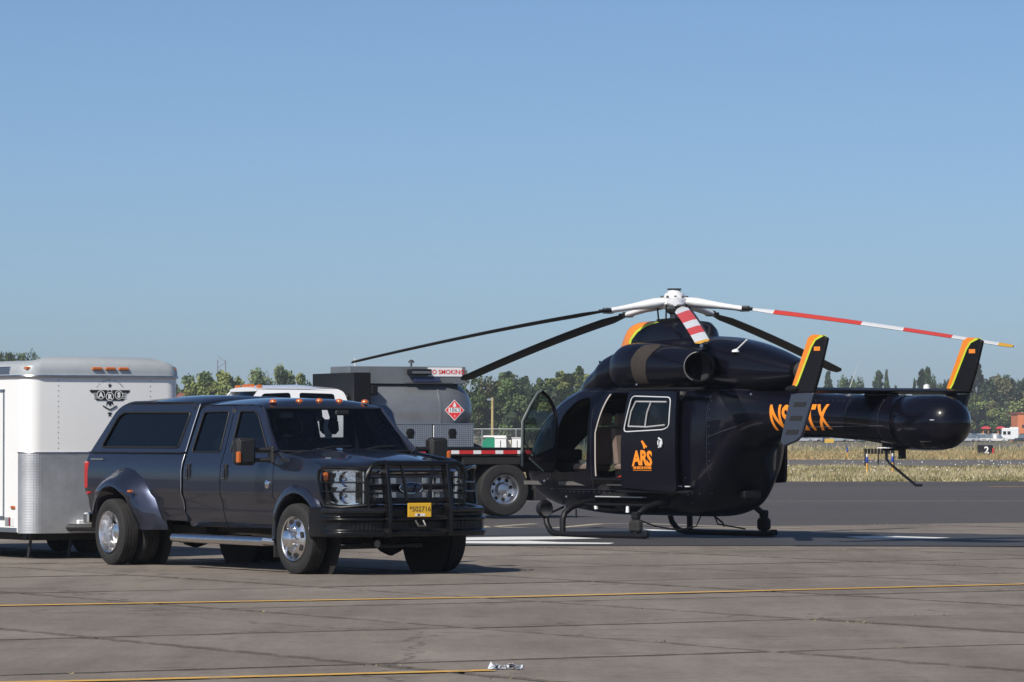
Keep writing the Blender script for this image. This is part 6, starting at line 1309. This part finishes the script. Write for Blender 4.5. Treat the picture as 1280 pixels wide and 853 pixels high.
# runway signs and markers
D = 335; c = at(1232, 570, D); c = Vector(((1232 - 640) / F * D, D, 0))
rs_ = thing('distance_sign', 'black distance-remaining sign with a white figure 2', 'sign', (c.x, D, 0), R(-14)); mb = MB(); mb.box((-.62, -.25, .02), (.55, .25, .76), HM, c=.06); mb.build('sign_box', HM, rs_)
lettering('sign_number', '2', .74, frame_T((.10, -.255, .13), (1, 0, 0), (0, 0, 1)), WHT, rs_, .003, bold=.02)
mb = MB(); mb.box((.50, -.20, .05), (.66, .18, .52), RC_, c=.02); mb.build('sign_end', RC_, rs_)
for x in (-.45, .45): mb = MB(); mb.tube([(x, 0, -.1), (x, 0, .12)], .04, ALU, 6); mb.build('leg', ALU, rs_)
YS = mat('yellow_sign', (.62, .38, .05), .5); D = 520; c = at(1036.5, 0, D)
ys = thing('yellow_sign', 'small yellow taxiway sign under the registration letters', 'sign', (c.x, D, 0)); mb = MB(); mb.box((-.55, -.1, .55), (.55, .1, 1.05), YS, c=.02); mb.build('sign_box', YS, ys)
for x in (-.3, .3): mb = MB(); mb.tube([(x, 0, -.1), (x, 0, .56)], .05, ALU, 6); mb.build('leg', ALU, ys)
BLU = mat('blue_marker', (.02, .05, .3), .4); OM = mat('orange_marker_post', (.72, .36, .05), .6)
for px, D, lab in ((1083.5, 172, 'blue and orange edge marker below the tail bumper'), (1115.5, 176, 'faded blue and orange edge marker right of the black barrier')):
    c = at(px, 0, D); o = thing('edge_marker', lab, 'marker', (c.x, D, -.1)); mb = MB(); mb.tube([(0, 0, 0), (0, 0, .55)], .035, OM, 8); mb.build('marker_post', OM, o); mb = MB(); mb.lathe([(.56, .05), (.62, .06), (.72, .055), (.80, .03), (.82, 0)], (0, 0, 0), 'z', 12, BLU); mb.build('marker_lamp', BLU, o)
    mb = MB(); mb.lathe([(.80, .03), (.90, .04), (.93, 0)], (0, 0, 0), 'z', 10, WHT); mb.build('marker_cap', WHT, o)
c = at(1059, 0, 290); mb = MB(); mb.tube([(c.x, 290, -.1), (c.x, 290, .6)], .03, OM, 6); mb.lathe([(.4, .06), (.72, .05), (.74, 0)], (c.x, 290, 0), 'z', 8, BLU); tag(mb.build('edge_marker', OM, None), 'distant small blue marker in the golden grass', 'marker')
D = 215; x0 = at(1080, 0, D).x; x1 = at(1117, 0, D).x; mb = MB(); bl_ = thing('black_barrier', 'long low black slatted barrier in the golden grass under the tail bumper', 'barrier', (x0, D, 0))
for k in range(9): mb = MB(); w_ = (x1 - x0) / 9; mb.box((k * w_ + .015, 0, .62), ((k + 1) * w_ - .015, .06, .88), HM, c=.01); mb.build('panel', HM, bl_)
for k in (0, 4, 8.7): mb = MB(); mb.tube([(k * w_ + .05, .05, -.1), (k * w_ + .05, .05, .86)], .035, HM, 6); mb.build('post', HM, bl_)
# the air between here and the tree belt
hz = bpy.data.materials.new('haze_air'); hz.use_nodes = True; hz.node_tree.nodes.clear(); pv = hz.node_tree.nodes.new('ShaderNodeVolumePrincipled'); ho_ = hz.node_tree.nodes.new('ShaderNodeOutputMaterial'); hz.node_tree.links.new(pv.outputs[0], ho_.inputs['Volume'])
pv.inputs['Color'].default_value = (.80, .88, 1.0, 1); pv.inputs['Density'].default_value = .00016; pv.inputs['Anisotropy'].default_value = .0
mb = MB(); mb.box((-1510, -810, -1.2), (1510, 3510, 40), hz)
HAZE = True
if HAZE: tag(mb.build('haze', hz, None, 0), None, None, kind='stuff')
